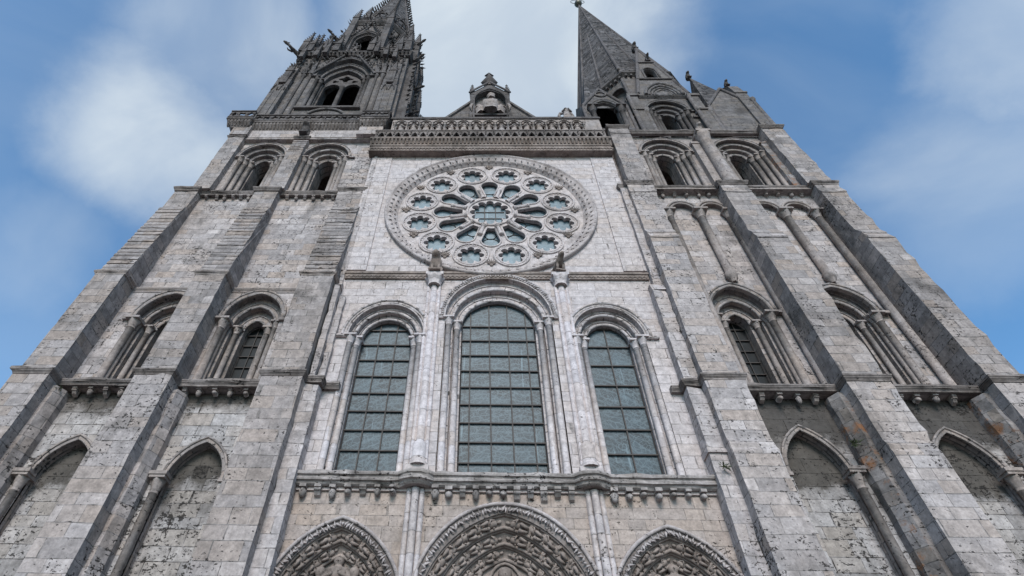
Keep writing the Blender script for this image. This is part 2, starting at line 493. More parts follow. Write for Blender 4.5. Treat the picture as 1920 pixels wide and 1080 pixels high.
    def plate(s, outer, holes, y0, y1, sides=True, back=False):
        loops = [outer] + list(holes)
        flat = [p for l in loops for p in l]
        tri = tessellate_polygon([[Vector((p[0], p[1], 0)) for p in l] for l in loops])
        s.raw([(p[0], y0, p[1]) for p in flat], [tuple(t) for t in tri])
        if back:
            s.raw([(p[0], y1, p[1]) for p in flat], [tuple(t) for t in tri])
        if sides:
            for l in loops:
                n = len(l)
                s.raw([(p[0], y0, p[1]) for p in l] + [(p[0], y1, p[1]) for p in l], [(i, (i + 1) % n, n + (i + 1) % n, n + i) for i in range(n)])
    def band(s, A, B, ya, yb, us=1.0):
        # strip between two open outlines of equal length, with voussoir texture coordinates
        L = [0.0]
        for i in range(1, len(A)):
            L.append(L[-1] + math.dist(A[i], A[i - 1]))
        fs, uv = [], []
        n = len(A)
        same = math.dist(A[n // 2], B[n // 2])
        w = max(abs(yb - ya), same)
        for i in range(n - 1):
            fs.append((i, i + 1, n + i + 1, n + i))
            uv.append(((L[i] * us, 0.31), (L[i + 1] * us, 0.31), (L[i + 1] * us, 0.31 + w), (L[i] * us, 0.31 + w)))
        s.raw([(p[0], ya, p[1]) for p in A] + [(p[0], yb, p[1]) for p in B], fs, False, uv)
    def ball(s, c, rx, ry, rz, n=8, m=6, M3=None, bump=0.0):
        rows = []
        for i in range(m + 1):
            ph = -PI / 2 + PI * i / m
            row = []
            for j in range(n):
                th = 2 * PI * j / n
                k = 1 + (rnd.uniform(-bump, bump) if bump else 0)
                v = Vector((math.cos(ph) * math.cos(th) * rx * k, math.cos(ph) * math.sin(th) * ry * k, math.sin(ph) * rz * k))
                if M3: v = M3 @ v
                row.append((c[0] + v.x, c[1] + v.y, c[2] + v.z))
            rows.append(row)
        s.grid(rows, True, True)
    def leaf(s, c, d, ln, w):
        # pointed leaf-like lump, d = direction it points to
        d = Vector(d).normalized()
        a = d.orthogonal().normalized(); b = d.cross(a)
        c = Vector(c)
        p = [c - d * ln * 0.4, c + a * w, c + b * w, c - a * w, c - b * w, c + d * ln * 0.6]
        s.raw([tuple(x) for x in p], [(0, 2, 1), (0, 3, 2), (0, 4, 3), (0, 1, 4), (5, 1, 2), (5, 2, 3), (5, 3, 4), (5, 4, 1)])
    def xform(s, mat):
        s.v = [tuple(mat @ Vector(p)) for p in s.v]
        return s
    def add(s, o, mat=None):
        i = len(s.v)
        s.v.extend(o.v if mat is None else [tuple(mat @ Vector(p)) for p in o.v])
        s.f.extend(tuple(a + i for a in f) for f in o.f)
        s.uv.extend(o.uv); s.sm.extend(o.sm)
    def mesh(s, name, mat):
        me = bpy.data.meshes.new(name)
        me.from_pydata(s.v, [], s.f)
        me.polygons.foreach_set('use_smooth', s.sm)
        ul = me.uv_layers.new(name='UVMap')
        data = [0.0] * (2 * len(me.loops))
        for p, u in zip(me.polygons, s.uv):
            if u is None:
                nx, ny, nz = abs(p.normal.x), abs(p.normal.y), abs(p.normal.z)
                for li, vi in zip(p.loop_indices, p.vertices):
                    x, y, z = s.v[vi]
                    if nz > 0.8: a, b = x, y
                    elif ny >= nx: a, b = x, z
                    else: a, b = y + 0.37, z
                    data[2 * li], data[2 * li + 1] = a + 100, b + 50
            else:
                for li, q in zip(p.loop_indices, u):
                    data[2 * li], data[2 * li + 1] = q[0] + 100, q[1] + 50
        ul.data.foreach_set('uv', data)
        me.materials.append(mat if not isinstance(mat, str) else M[mat])
        me.update()
        return me

def obj(name, mb, mat, parent=None, label=None):
    o = bpy.data.objects.new(name, mb.mesh(name, mat))
    col.objects.link(o)
    if parent: o.parent = parent
    if label: o['label'] = label
    return o
import bmesh
from mathutils import noise as mnoise
def worn(o, amt=.035, ln=.55, chip=.10):
    # cut long edges into short lengths and let the arrises wander and chip
    me = o.data
    bm = bmesh.new(); bm.from_mesh(me)
    for _ in range(7):
        es = [e for e in bm.edges if e.calc_length() > ln * 1.5]
        if not es: break
        bmesh.ops.subdivide_edges(bm, edges=es, cuts=1, use_grid_fill=True)
    bm.normal_update()
    for v in bm.verts:
        n1 = mnoise.noise_vector(v.co * 1.3)
        n2 = mnoise.noise_vector(v.co * 4.1 + Vector((7, 3, 1)))
        sharp = any(len(e.link_faces) == 2 and e.calc_face_angle(0) > .6 for e in v.link_edges)
        d = n1 * amt + n2 * amt * .6
        if sharp:
            c = max(0.0, mnoise.noise(v.co * 2.3 + Vector((11, 5, 2))) - .18)
            d = d - v.normal * min(chip, c * .35)
        else:
            d = d * .5
        v.co += d
    bm.to_mesh(me); bm.free(); me.update()
    return o
def inst(src, loc, parent=None, rz=0.0, scale=None):
    o = src.copy()
    col.objects.link(o)
    o.location = loc
    o.rotation_euler = (0, 0, rz)
    if scale: o.scale = scale
    if parent: o.parent = parent
    return o
def tag(o, label, cat, group=None, kind=None):
    o['label'] = label; o['category'] = cat
    if group: o['group'] = group
    if kind: o['kind'] = kind
    return o

def arch(cx, w, zs, rise, n=24):
    # points from left springing over the apex to the right springing
    pts = []
    if rise > w * 1.22:
        r = (rise * rise / w + w) / 2; c = r - w
        am = math.atan2(rise, -c)
        h = n // 2
        for i in range(h + 1):
            a = PI + (am - PI) * i / h
            pts.append((cx + c + r * math.cos(a), zs + r * math.sin(a)))
        pts += [(2 * cx - x, z) for x, z in reversed(pts[:-1])]
    else:
        for i in range(n + 1):
            a = PI - PI * i / n
            pts.append((cx + w * math.cos(a), zs + rise * math.sin(a)))
    return pts
def outline(cx, z0, w, zs, rise, n=24):
    return [(cx - w, z0)] + arch(cx, w, zs, rise, n) + [(cx + w, z0)]
def circle(cx, cz, r, n=24, ph=0.0):
    return [(cx + r * math.cos(ph + 2 * PI * i / n), cz + r * math.sin(ph + 2 * PI * i / n)) for i in range(n)]
def rect(x0, x1, z0, z1):
    return [(x0, z0), (x1, z0), (x1, z1), (x0, z1)]

def column(mb, x, y, z0, z1, r, n=12, cap=None, base=True, abacus=True, rings=0):
    cap = cap or 2.6 * r
    ab = 0.7 * r if abacus else 0
    zc = z1 - cap - ab
    if base:
        mb.box(x - 1.45 * r, x + 1.45 * r, y - 1.45 * r, y + 1.45 * r, z0, z0 + 1.1 * r)
        zb = z0 + 1.1 * r
        pr = [(1.4 * r, zb), (1.45 * r, zb + .2 * r), (1.3 * r, zb + .4 * r), (1.1 * r, zb + .6 * r), (1.2 * r, zb + .8 * r), (r, zb + r)]
    else:
        pr = [(r, z0)]
    pr += [(r, zc - 0.15 * r), (1.15 * r, zc - .1 * r), (1.15 * r, zc + .1 * r), (1.02 * r, zc + .12 * r)]
    for k in range(1, 7):
        t = k / 6
        pr.append((r * (1.02 + 0.75 * t ** 1.7) * (1.08 if k in (2, 4) else 1.0), zc + .12 * r + (cap - .12 * r) * t, 0.13 * (1 if k % 2 else 0.6)))
    mb.lathe(x, y, pr, n)
    if abacus:
        mb.box(x - 1.95 * r, x + 1.95 * r, y - 1.95 * r, y + 1.95 * r, z1 - ab, z1)

# ------------------------------------------------------------------ figures
def statue_mb(h=2.0, seated=False, crown=True, wings=False, child=False, seed=0):
    q = random.Random(seed)
    mb = MB()
    if not seated:
        prof = [(0, .17, .13), (.05, .18, .14), (.25, .155, .12), (.45, .145, .11), (.58, .125, .10), (.68, .135, .10), (.76, .165, .105), (.81, .15, .09),
                (.835, .07, .06), (.86, .055, .055), (.875, .06, .062), (.90, .075, .08), (.935, .08, .088), (.965, .072, .08), (.985, .05, .055), (1.0, .012, .012)]
        yo = lambda t: 0
    else:
        prof = [(0, .20, .20), (.06, .21, .21), (.22, .22, .22), (.34, .24, .24), (.40, .22, .20), (.46, .17, .13), (.56, .155, .12), (.66, .18, .12), (.72, .16, .10),
                (.75, .075, .065), (.78, .06, .06), (.80, .07, .075), (.84, .09, .095), (.89, .095, .10), (.94, .085, .09), (.975, .06, .06), (1.0, .012, .012)]
        yo = lambda t: -.12 if t < .38 else (-.05 if t < .45 else 0)
    rows = []
    n = 14
    for t, a, b in prof:
        row = []
        for j in range(n):
            th = 2 * PI * j / n
            fold = 1 + (0.09 * math.cos(5 * th + seed) if t < .55 else 0)
            row.append((a * h * fold * math.cos(th), yo(t) * h + b * h * fold * math.sin(th), t * h))
        rows.append(row)
    mb.grid(rows, True, True, True, True)
    sh = .77 if not seated else .68
    for sx in (-1, 1):
        k = q.uniform(-.05, .08)
        mb.tube([(sx * .14 * h, 0, sh * h), (sx * .20 * h, -.05 * h, (sh - .16) * h), (sx * .07 * h, -.15 * h, (sh - .12 + k) * h), (sx * .05 * h, -.17 * h, (sh - .11 + k) * h)],
                [.05 * h, .045 * h, .032 * h, .025 * h], 6)
    hz = (.925 if not seated else .87) * h
    mb.ball((0, -.088 * h, hz), .014 * h, .022 * h, .02 * h, 6, 4)
    if crown:
        zt = (.965 if not seated else .94) * h
        for j in range(7):
            a = 2 * PI * j / 7
            mb.leaf((.07 * h * math.cos(a), .075 * h * math.sin(a), zt), (math.cos(a) * .2, math.sin(a) * .2, 1), .09 * h, .02 * h)
    if wings:
        for sx in (-1, 1):
            mb.tube([(sx * .08 * h, .10 * h, .74 * h), (sx * .24 * h, .15 * h, .86 * h), (sx * .30 * h, .16 * h, .62 * h), (sx * .24 * h, .15 * h, .30 * h)],
                    [.04 * h, .07 * h, .07 * h, .015 * h], 6)
    if child:
        ch = statue_mb(.42 * h, seated=True, crown=False, seed=3)
        mb.add(ch, Matrix.Translation((.02 * h, -.26 * h, .40 * h)))
    return mb
def beast_mb(L=1.2, sit=True, horns=True, seed=0):
    mb = MB()
    if sit:
        path = [(0, .30, .10), (0, .26, .28), (0, .12, .55), (0, -.02, .78), (0, -.12, .92), (0, -.28, .98), (0, -.46, .92)]
        rad = [.12, .30, .30, .25, .19, .20, .10]
    else:
        path = [(0, .55, .48), (0, .40, .52), (0, .10, .50), (0, -.18, .54), (0, -.38, .68), (0, -.55, .76), (0, -.74, .68)]
        rad = [.10, .22, .21, .22, .15, .15, .07]
    P = [tuple(c * L for c in p) for p in path]
    mb.tube(P, [r * L for r in rad], 9)
    for sx in (-1, 1):
        if sit:
            mb.tube([(sx * .14 * L, -.02 * L, .55 * L), (sx * .15 * L, -.10 * L, .28 * L), (sx * .14 * L, -.10 * L, .05 * L), (sx * .14 * L, -.2 * L, .02 * L)], [.10 * L, .07 * L, .06 * L, .04 * L], 6)
            mb.tube([(sx * .16 * L, .25 * L, .30 * L), (sx * .22 * L, .02 * L, .24 * L), (sx * .2 * L, .12 * L, .04 * L), (sx * .2 * L, -.08 * L, .03 * L)], [.15 * L, .12 * L, .07 * L, .05 * L], 6)
        else:
            mb.tube([(sx * .14 * L, -.2 * L, .45 * L), (sx * .15 * L, -.22 * L, .22 * L), (sx * .14 * L, -.2 * L, .02 * L)], [.10 * L, .07 * L, .06 * L], 6)
            mb.tube([(sx * .15 * L, .38 * L, .45 * L), (sx * .17 * L, .30 * L, .25 * L), (sx * .15 * L, .42 * L, .02 * L)], [.13 * L, .08 * L, .06 * L], 6)
        hp = P[-2]
        mb.tube([(sx * .08 * L, hp[1] + .03 * L, hp[2] + .1 * L), (sx * .14 * L, hp[1] + .06 * L, hp[2] + .25 * L)], [.05 * L, .012 * L], 5)
    mb.tube([(0, P[0][1], P[0][2]), (.1 * L, P[0][1] + .18 * L, P[0][2] + .1 * L), (.16 * L, P[0][1] + .1 * L, P[0][2] + .35 * L)], [.05 * L, .04 * L, .03 * L], 5)
    mb.box(-.24 * L, .24 * L, -.26 * L, .42 * L, -.05 * L, .02 * L)
    return mb
def gargoyle_mb(L=1.6):
    mb = MB()
    mb.tube([(0, .3 * L, 0), (0, -.2 * L, .05 * L), (0, -.55 * L, .10 * L), (0, -.75 * L, .18 * L), (0, -.95 * L, .16 * L), (0, -1.1 * L, .10 * L)],
            [.14 * L, .13 * L, .10 * L, .08 * L, .10 * L, .04 * L], 7)
    for sx in (-1, 1):
        mb.tube([(sx * .06 * L, -.85 * L, .22 * L), (sx * .09 * L, -.8 * L, .34 * L)], [.04 * L, .01 * L], 5)
        mb.tube([(sx * .1 * L, -.35 * L, .02 * L), (sx * .13 * L, -.6 * L, -.1 * L), (sx * .1 * L, -.7 * L, -.04 * L)], [.06 * L, .05 * L, .03 * L], 5)
    return mb
def pinnacle_mb(w=0.6, hs=2.5, hp=2.5, crockets=5, gab=True):
    # square shaft, gablets on the four faces, crocketed pyramid and finial, base at z = 0
    mb = MB()
    mb.box(-w / 2, w / 2, -w / 2, w / 2, 0, hs)
    e = w / 2
    for a in range(4):
        ca, sa = math.cos(a * PI / 2), math.sin(a * PI / 2)
        T = lambda x, y, z: (ca * x - sa * y, sa * x + ca * y, z)
        if gab:
            mb.raw([T(-e * 1.15, -e * 1.18, hs * .92), T(e * 1.15, -e * 1.18, hs * .92), T(0, -e * 1.18, hs + w * 1.1), T(-e * 1.15, 0, hs * .92), T(e * 1.15, 0, hs * .92), T(0, 0, hs + w * 1.1)],
                   [(0, 1, 2), (0, 3, 5, 2), (1, 4, 5, 2), (0, 1, 4, 3)])
            mb.box(*sorted((T(-e * .35, 0, 0)[0], T(e * .35, -e * 1.06, 0)[0])) if a % 2 == 0 else sorted((T(0, -e * 1.06, 0)[0], T(0, e * .2, 0)[0])),
                   *sorted((T(0, -e * 1.06, 0)[1], T(0, e * .2, 0)[1])) if a % 2 == 0 else sorted((T(-e * .35, 0, 0)[1], T(e * .35, 0, 0)[1])), hs * .15, hs * .8)
    b = e * .95
    mb.raw([(-b, -b, hs), (b, -b, hs), (b, b, hs), (-b, b, hs), (0, 0, hs + hp)], [(0, 1, 4), (1, 2, 4), (2, 3, 4), (3, 0, 4), (0, 3, 2, 1)])
    for k in range(crockets):
        t = (k + .7) / (crockets + .6)
        for sx, sy in ((-1, -1), (1, -1), (1, 1), (-1, 1)):
            r = b * (1 - t)
            mb.leaf((sx * (r + .05 * w), sy * (r + .05 * w), hs + hp * t), (sx, sy, 1.1), w * .42, w * .11)
    zt = hs + hp
    mb.leaf((0, 0, zt), (0, 0, 1), w * .7, w * .14)
    for a in range(4):
        mb.leaf((math.cos(a * PI / 2) * w * .16, math.sin(a * PI / 2) * w * .16, zt - w * .1), (math.cos(a * PI / 2), math.sin(a * PI / 2), .7), w * .4, w * .1)
    return mb

# ================================================================== setting
g = MB()
g.raw([(-700, -700, 0), (700, -700, 0), (700, 700, 0), (-700, 700, 0)], [(0, 1, 2, 3)])
tag(obj('ground', g, 'paving'), 'pale paved square in front of the cathedral', 'ground', kind='structure')

cath = bpy.data.objects.new('cathedral', None)
col.objects.link(cath)
tag(cath, 'huge weathered stone cathedral front with two unequal towers and a rose window', 'cathedral')

def corbel_mesh(kind):
    mb = MB()
    mb.box(-.15, .15, -.40, .12, -.14, 0)
    if kind == 0:      # grimacing head
        mb.ball((0, -.20, -.33), .16, .18, .24, 10, 8)
        mb.ball((0, -.37, -.30), .035, .05, .06, 6, 4)
        for sx in (-1, 1):
            mb.ball((sx * .06, -.345, -.24), .03, .02, .025, 6, 4)
            mb.ball((sx * .15, -.18, -.28), .03, .05, .07, 6, 4)
        mb.box(-.06, .06, -.36, -.30, -.415, -.395)
    elif kind == 1:    # roll and tapered block
        mb.prismx([(.1, -.14), (-.34, -.14), (-.30, -.26), (-.16, -.44), (.1, -.52)], -.13, .13)
        mb.tube([(-.15, -.30, -.22), (.15, -.30, -.22)], .07, 8)
    else:              # beast head, long muzzle
        mb.tube([(0, .05, -.28), (0, -.18, -.27), (0, -.34, -.36), (0, -.40, -.44)], [.16, .16, .11, .06], 8)
        for sx in (-1, 1):
            mb.leaf((sx * .12, -.14, -.14), (sx * .5, -.2, .8), .16, .04)
    return mb
corb = {}
def corbels(parent, xs, y, z, mat, s=1.0):
    for i, x in enumerate(xs):
        k = (i * 7 + int(abs(x) * 3)) % 3
        key = (k, mat)
        if key not in corb:
            corb[key] = obj('corbel', corbel_mesh(k), mat, parent)
            o = corb[key]
            o.location = (x, y, z); o.scale = (s, s, s)
        else:
            o = inst(corb[key], (x, y, z), parent, 0, (s * rnd.uniform(.85, 1.12), s * rnd.uniform(.85, 1.1), s * rnd.uniform(.8, 1.25)))
            o.rotation_euler = (0, 0, rnd.uniform(-.06, .06))

def glazing(parent, cx, z0, w, zs, rise, y, vx, hz, mat, r=0.035):
    o = obj('pane', (lambda b: (b.plate(outline(cx, z0, w + .05, zs, rise + .05), [], y, y + .02), b)[1])(MB()), mat, parent)
    b = MB()
    for x in vx:
        top = zs
        dx = abs(x - cx)
        if dx < w:
            top = zs + rise * math.sqrt(max(0, 1 - (dx / w) ** 2))
        b.box(x - r, x + r, y - .09, y - .02, z0, top)
    for z in hz:
        ww = w if z < zs else w * math.sqrt(max(0, 1 - ((z - zs) / rise) ** 2))
        b.box(cx - ww, cx + ww, y - .11, y - .03, z - r * 1.15, z + r * 1.15)
    b.tube([(x, y - .05, z) for x, z in outline(cx, z0, w - .03, zs, rise - .03)], r * 1.5, 4, smooth=False)
    obj('glazing_bar', b, 'iron', parent)
    return o

def opening(name, cx, z0, y0, orders, depth, mat, colr=0.17, cols=True, hood=0.3, hoody=.16, roll=.10, label=None, n=24, billets=0, colmat=None, side=(-1, 1)):
    """recessed window of several orders; orders = [(halfwidth, spring z, rise, depth y of its inner edge)]; the wall has a hole of orders[0]"""
    b = MB()
    w0, zs0, r0, _ = orders[0]
    y = y0
    us = 3.2
    if hood:
        A = arch(cx, w0 + hood, zs0, r0 + hood, n); B = arch(cx, w0, zs0, r0, n)
        b.band(A, B, y0 - hoody, y0 - hoody, us)
        b.band(A, A, y0 - hoody, y0 + .05, us)
        b.band(B, B, y0 - hoody, y0 + .05, us)
        b.tube([(x, y0 - hoody, z) for x, z in arch(cx, w0 + hood * .8, zs0, r0 + hood * .8, n)], hood * .22, 6)
        for sx in side:      # returns of the hood at the springing
            b.box(*sorted((cx + sx * (w0 - .02), cx + sx * (w0 + hood + .35))), y0 - hoody - .04, y0 + .03, zs0 - .2, zs0 - .003)
    for k in range(billets):
        t = PI * (k + .5) / billets
        rr = w0 + hood * .45
        rz = r0 + hood * .45
        b.obox((cx + rr * math.cos(t), y0 - hoody - .02, zs0 + rz * math.sin(t)), (.045 * math.cos(t), 0, .045 * math.sin(t)), (0, .05, 0), (-.035 * math.sin(t), 0, .035 * math.cos(t)))
    part = None
    colpos = []
    for i, (w, zs, rise, yin) in enumerate(orders):
        A = outline(cx, z0, w, zs, rise, n)
        b.band(A, A, y, yin, us)
        if i + 1 < len(orders):
            w2, zs2, rise2, _ = orders[i + 1]
            B = outline(cx, z0, w2, zs2, rise2, n)
            b.band(A, B, yin, yin, us)
            if roll:
                b.tube([(x, yin - roll * .4, z) for x, z in arch(cx, w2 + roll * .6, zs2, rise2 + roll * .6, n)], roll, 7)
                b.tube([(x, yin - roll * .2, z) for x, z in arch(cx, (w + w2) / 2 + roll * .8, (zs + zs2) / 2, (rise + rise2) / 2 + roll * .8, n)], roll * .55, 5)
            if cols:
                for sx in (-1, 1):
                    colpos.append((cx + sx * ((w + w2) / 2 + .02), yin - colr * 1.15, z0, (zs + zs2) / 2))
        y = yin
    A = outline(cx, z0, orders[-1][0], orders[-1][1], orders[-1][2], n)
    b.band(A, A, y, depth, us)
    part = obj(name, b, mat, cath, label)
    if colpos:
        for (x, yy, za, zb) in colpos:
            c = MB()
            column(c, x, yy, za, zb, colr)
            obj('colonnette', c, colmat or mat.replace('_arch', '_carved'), part)
    return part

def strprof(z1, out, h=.45):
    z0 = z1 - h
    return [(-.25, z1), (out, z1), (out, z1 - h * .28), (out * .8, z1 - h * .36), (out * .8, z1 - h * .5), (out * .55, z1 - h * .62), (out * .25, z1 - h * .82), (.02, z0), (-.25, z0)]
def sillprof(z1, out):
    return [(-.25, z1), (out * .9, z1), (out, z1 - .04), (out * 1.05, z1 - .10), (out, z1 - .17), (out * .72, z1 - .20), (out * .66, z1 - .26), (out * .80, z1 - .29), (out * .86, z1 - .35), (out * .78, z1 - .42), (out * .45, z1 - .45), (out * .30, z1 - .56), (.0, z1 - .62), (-.25, z1 - .62)]
def string_course(path, z1, out, h=.45, mat='cornice', label=None):
    b = MB()
    b.sweep(path, sillprof(z1, out) if mat == 'ledge' else strprof(z1, out, h))
    return worn(obj('string_course', b, mat, cath, label), .018, .5, .06)

# ================================================================== central front
PCX = [(-6.95, 2.50, 9.5, 3.50, 2), (0.08, 3.62, 9.3, 4.42, 3), (7.05, 2.50, 9.4, 3.40, 2)]
b = MB()
b.plate(rect(-9.75, 9.95, -0.4, 14.7), [outline(c, -0.1, w, zs, r, 28) for c, w, zs, r, k in PCX], 0.0, 0.25)
obj('portal_wall', b, 'warm', cath, 'buff lower wall above the three carved portals')
LCX = [(-6.5, [(2.2, 24.4, 2.55, .26), (1.83, 24.4, 2.12, .52), (1.5, 24.4, 1.72, .64)], 14.9),
       (0.12, [(3.2, 26.0, 3.5, .28), (2.72, 25.85, 2.8, .56), (2.22, 25.7, 2.2, .70)], 14.9),
       (6.5, [(2.05, 24.4, 2.4, .26), (1.65, 24.4, 1.92, .52), (1.28, 24.3, 1.5, .64)], 14.9)]
b = MB()
b.plate(rect(-10.0, 10.2, 14.7, 29.75), [outline(c, z0, o[0][0], o[0][1], o[0][2], 28) for c, o, z0 in LCX], 0.001, 0.3)
obj('lancet_wall', b, 'white', cath, 'pale cleaned wall round the three tall windows')
RX, RZ = -0.2, 37.7
b = MB()
b.plate(rect(-10.3, 10.4, 29.75, 50.0), [circle(RX, RZ, 7.75, 72)], 0.002, 0.35)
b.box(-10.25, -8.55, -.10, .001, 30.3, 45.4)
b.box(8.45, 10.35, -.10, .001, 30.3, 45.4)
obj('rose_wall', b, 'white', cath, 'pale cleaned wall round the rose window')

# lancet windows
zpos = {0: [16.05 + 1.18 * k for k in range(9)], 1: [16.6 + 1.16 * k for k in range(9)], 2: [15.75 + 1.42 * k for k in range(8)]}
vpos = {0: [-7.0, -5.98], 1: [-1.72, -.62, .5, 1.72], 2: [6.5]}
vpos[1] = [-1.55, -.42, .70, 1.80]
LN = ['left tall round-headed window with three panes across', 'central tallest round-headed window with a billet hood', 'right tall round-headed window with two panes across']
for i, (c, o, z0) in enumerate(LCX):
    p = opening('lancet_window', c, z0, 0.0, o, .95, 'white_arch', colr=.17, hood=.42, hoody=.12, roll=.10, label=LN[i], n=32, billets=64 if i == 1 else 0,
                colmat='white_shaft', side=((-1, 1) if i == 1 else ((-1,) if i == 0 else (1,))))
    glazing(p, c, z0, o[-1][0], o[-1][1], o[-1][2], .80, vpos[i], zpos[i], 'glass', r=.03)

# string under the lancets, with corbels
def bulge(cx, y, r=.75):
    return [(cx - r, y), (cx - r * .6, y - .22), (cx - r * .25, y - .32), (cx + r * .25, y - .32), (cx + r * .6, y - .22), (cx + r, y)]
sc1 = string_course([(-9.6, -.22)] + bulge(-3.9, -.22) + bulge(4.1, -.22) + [(9.75, -.22)], 15.42, .28, .62, 'ledge', 'long moulded string course below the tall windows')
corbels(sc1, [-9.0 + .68 * k for k in range(7)], 0, 14.82, 'ledge', 1.0)
corbels(sc1, [-3.0 + .61 * k for k in range(11)], 0, 14.82, 'ledge', 1.0)
corbels(sc1, [5.0 + .66 * k for k in range(7)], 0, 14.82, 'ledge', 1.0)
b = MB()
b.box(-9.75, 9.95, -.1, .6, 14.66, 14.86)
obj('ledge', b, 'white_carved', cath)

# clustered shafts either side of the middle window, and below the string
for cx in (-3.9, 4.15):
    b = MB()
    z0, z1 = 15.45, 28.7
    b.box(cx - .52, cx + .52, -.36, .1, z0, z0 + .42)
    b.lathe(cx, -.12, [(.44, z0 + .42), (.46, z0 + .52), (.40, z0 + .62), (.36, z0 + .7), (.36, z0 + 1.6), (.20, z0 + 1.75), (.20, z1)], 14)
    b.box(cx - .40, cx + .40, -.13, .05, z0 + .42, z1)
    for sx in (-1, 1):
        b.lathe(cx + sx * .34, -.11, [(.10, z0 + .42), (.10, z1)], 8)
    b.lathe(cx, -.15, [(.40, z1 - .1), (.43, z1 - .02), (.38, z1 + .02), (.44, z1 + .25, .12), (.52, z1 + .5, .12), (.60, z1 + .62, .1)], 16)
    b.box(cx - .56, cx + .56, -.62, .08, z1 + .62, z1 + .86)
    obj('shaft', b, 'white_shaft', cath)
    b = MB()
    for dx, r in ((-.29, .12), (0, .17), (.29, .12)):
        b.lathe(cx + dx, -.06 - (.08 if dx == 0 else 0), [(r, 0), (r, 14.62), (r * 1.25, 14.75)], 10)
    b.box(cx - .42, cx + .42, -.06, .1, 0, 14.6)
    obj('shaft', b, 'white_shaft', cath)

# ------------------------------------------------------------------ rose window
b = MB()
def petal(a, r0=2.1, rh=3.62, wh=.74, wi=.30):
    pts = []
    for k in range(11):
        t = -PI / 2 + PI * k / 10
        pts.append((rh + wh * math.cos(t), wh * math.sin(t)))
    pts = [(r0, -wi)] + pts + [(r0, wi)]
    ca, sa = math.sin(a), math.cos(a)
    return [(RX + r * ca + s * sa, RZ + r * sa - s * ca) for r, s in pts]
def scallop(cx, cz, rc, fr, n):
    # opening with n round foils meeting in sharp cusps
    pts = []
    for k in range(n):
        a = 2 * PI * k / n
        for q in range(8):
            t = -PI * .60 + PI * 1.20 * q / 7
            x, z = rc + fr * math.cos(t), fr * math.sin(t)
            pts.append((cx + x * math.cos(a) - z * math.sin(a), cz + x * math.sin(a) + z * math.cos(a)))
    return pts
holes = []
pet = [petal(PI / 6 * k) for k in range(12)]
eyes = [(RX + 5.48 * math.sin(PI / 6 * (k + .5)), RZ + 5.48 * math.cos(PI / 6 * (k + .5))) for k in range(12)]
flw = [(RX + 6.42 * math.sin(PI / 6 * k), RZ + 6.42 * math.cos(PI / 6 * k)) for k in range(12)]
holes += pet
for ex, ez in eyes:
    holes.append(scallop(ex, ez, .70, .235, 8))
holes.append(scallop(RX, RZ, 1.28, .285, 12))
b.plate(circle(RX, RZ, 7.15, 72), holes, .30, .60)
for pp in pet:
    b.tube([(x, .29, z) for x, z in pp], .075, 6)
b.tube([(x, .28, z) for x, z in circle(RX, RZ, 1.76, 40)], .10, 6, closed=True)
rose = obj('rose_window', b, 'white_carved', cath, 'round rose window of pale stone with twelve petals')
# ring of eyes
for i, (ex, ez) in enumerate(eyes):
    e = MB()
    e.tube([(x, .27, z) for x, z in circle(ex, ez, 1.24, 28)], .075, 6, closed=True)
    e.tube([(x, .30, z) for x, z in circle(ex, ez, 1.04, 24)], .035, 5, closed=True)
    for q in range(26):
        t = 2 * PI * q / 26
        e.leaf((ex + 1.13 * math.cos(t), .28, ez + 1.13 * math.sin(t)), (math.cos(t + .9), -.35, math.sin(t + .9)), .16, .05)
    obj('roundel', e, 'white_carved', rose)
for k in range(12):
    a = PI / 6 * k
    f = MB()
    fx, fz = flw[k]
    f.ball((fx, .28, fz), .13, .10, .13, 8, 6)
    for q in range(7):
        t = (q - 3) * .42 + PI / 2
        f.leaf((fx + .20 * math.cos(t), .22, fz + .06 + .22 * math.sin(t)), (math.cos(t), -.45, math.sin(t)), .50, .075)
    obj('fleuron', f, 'brown', rose)
    a2 = PI / 6 * (k + .5)
    c = MB()
    ca, sa = math.sin(a2), math.cos(a2)
    P = lambda r, y=.26: (RX + r * ca, y, RZ + r * sa)
    c.tube([P(1.86), P(2.02), P(2.06), P(2.16), P(2.62), P(2.78), P(2.88), P(3.02), P(3.10)], [.21, .21, .15, .125, .125, .15, .20, .23, .20], 9)
    obj('colonnette', c, 'white_carved', rose)
r_ = MB()
prof = [(7.98, .01), (7.98, -.22), (7.90, -.32), (7.80, -.30), (7.74, -.18), (7.66, -.20), (7.40, -.02), (7.34, -.06), (7.28, .04), (7.16, .20), (7.04, .24), (7.0, .32)]
rows = []
for r, y in prof:
    rows.append([(RX + r * math.cos(2 * PI * j / 96), y, RZ + r * math.sin(2 * PI * j / 96)) for j in range(96)])
r_.grid(rows, True, True)
for rr, y, n_, ln in ((7.55, -.16, 84, .30), (7.20, .06, 76, .26)):
    for q in range(n_):
        t = 2 * PI * q / n_
        r_.leaf((RX + rr * math.cos(t), y, RZ + rr * math.sin(t)), (math.cos(t) * .8 - math.sin(t) * .5, -.5, math.sin(t) * .8 + math.cos(t) * .5), ln, .085)
obj('rim', r_, 'rim', rose)
p = MB()
p.plate(circle(RX, RZ, 7.1, 48), [], .66, .70)
obj('pane', p, 'rose_glass', rose)
p = MB()
for d in (-.42, .42):
    p.box(RX + d - .03, RX + d + .03, .60, .645, RZ - 1.1, RZ + 1.1)
    p.box(RX - 1.1, RX + 1.1, .595, .64, RZ + d - .03, RZ + d + .03)
for k in range(12):
    a = PI / 6 * k
    for r, q in ((3.6, .62), (2.62, .40)):
        p.tube([(x, .63, z) for x, z in circle(RX + r * math.sin(a), RZ + r * math.cos(a), q, 18)], .028, 4, closed=True, smooth=False)
obj('glazing_bar', p, 'iron', rose)
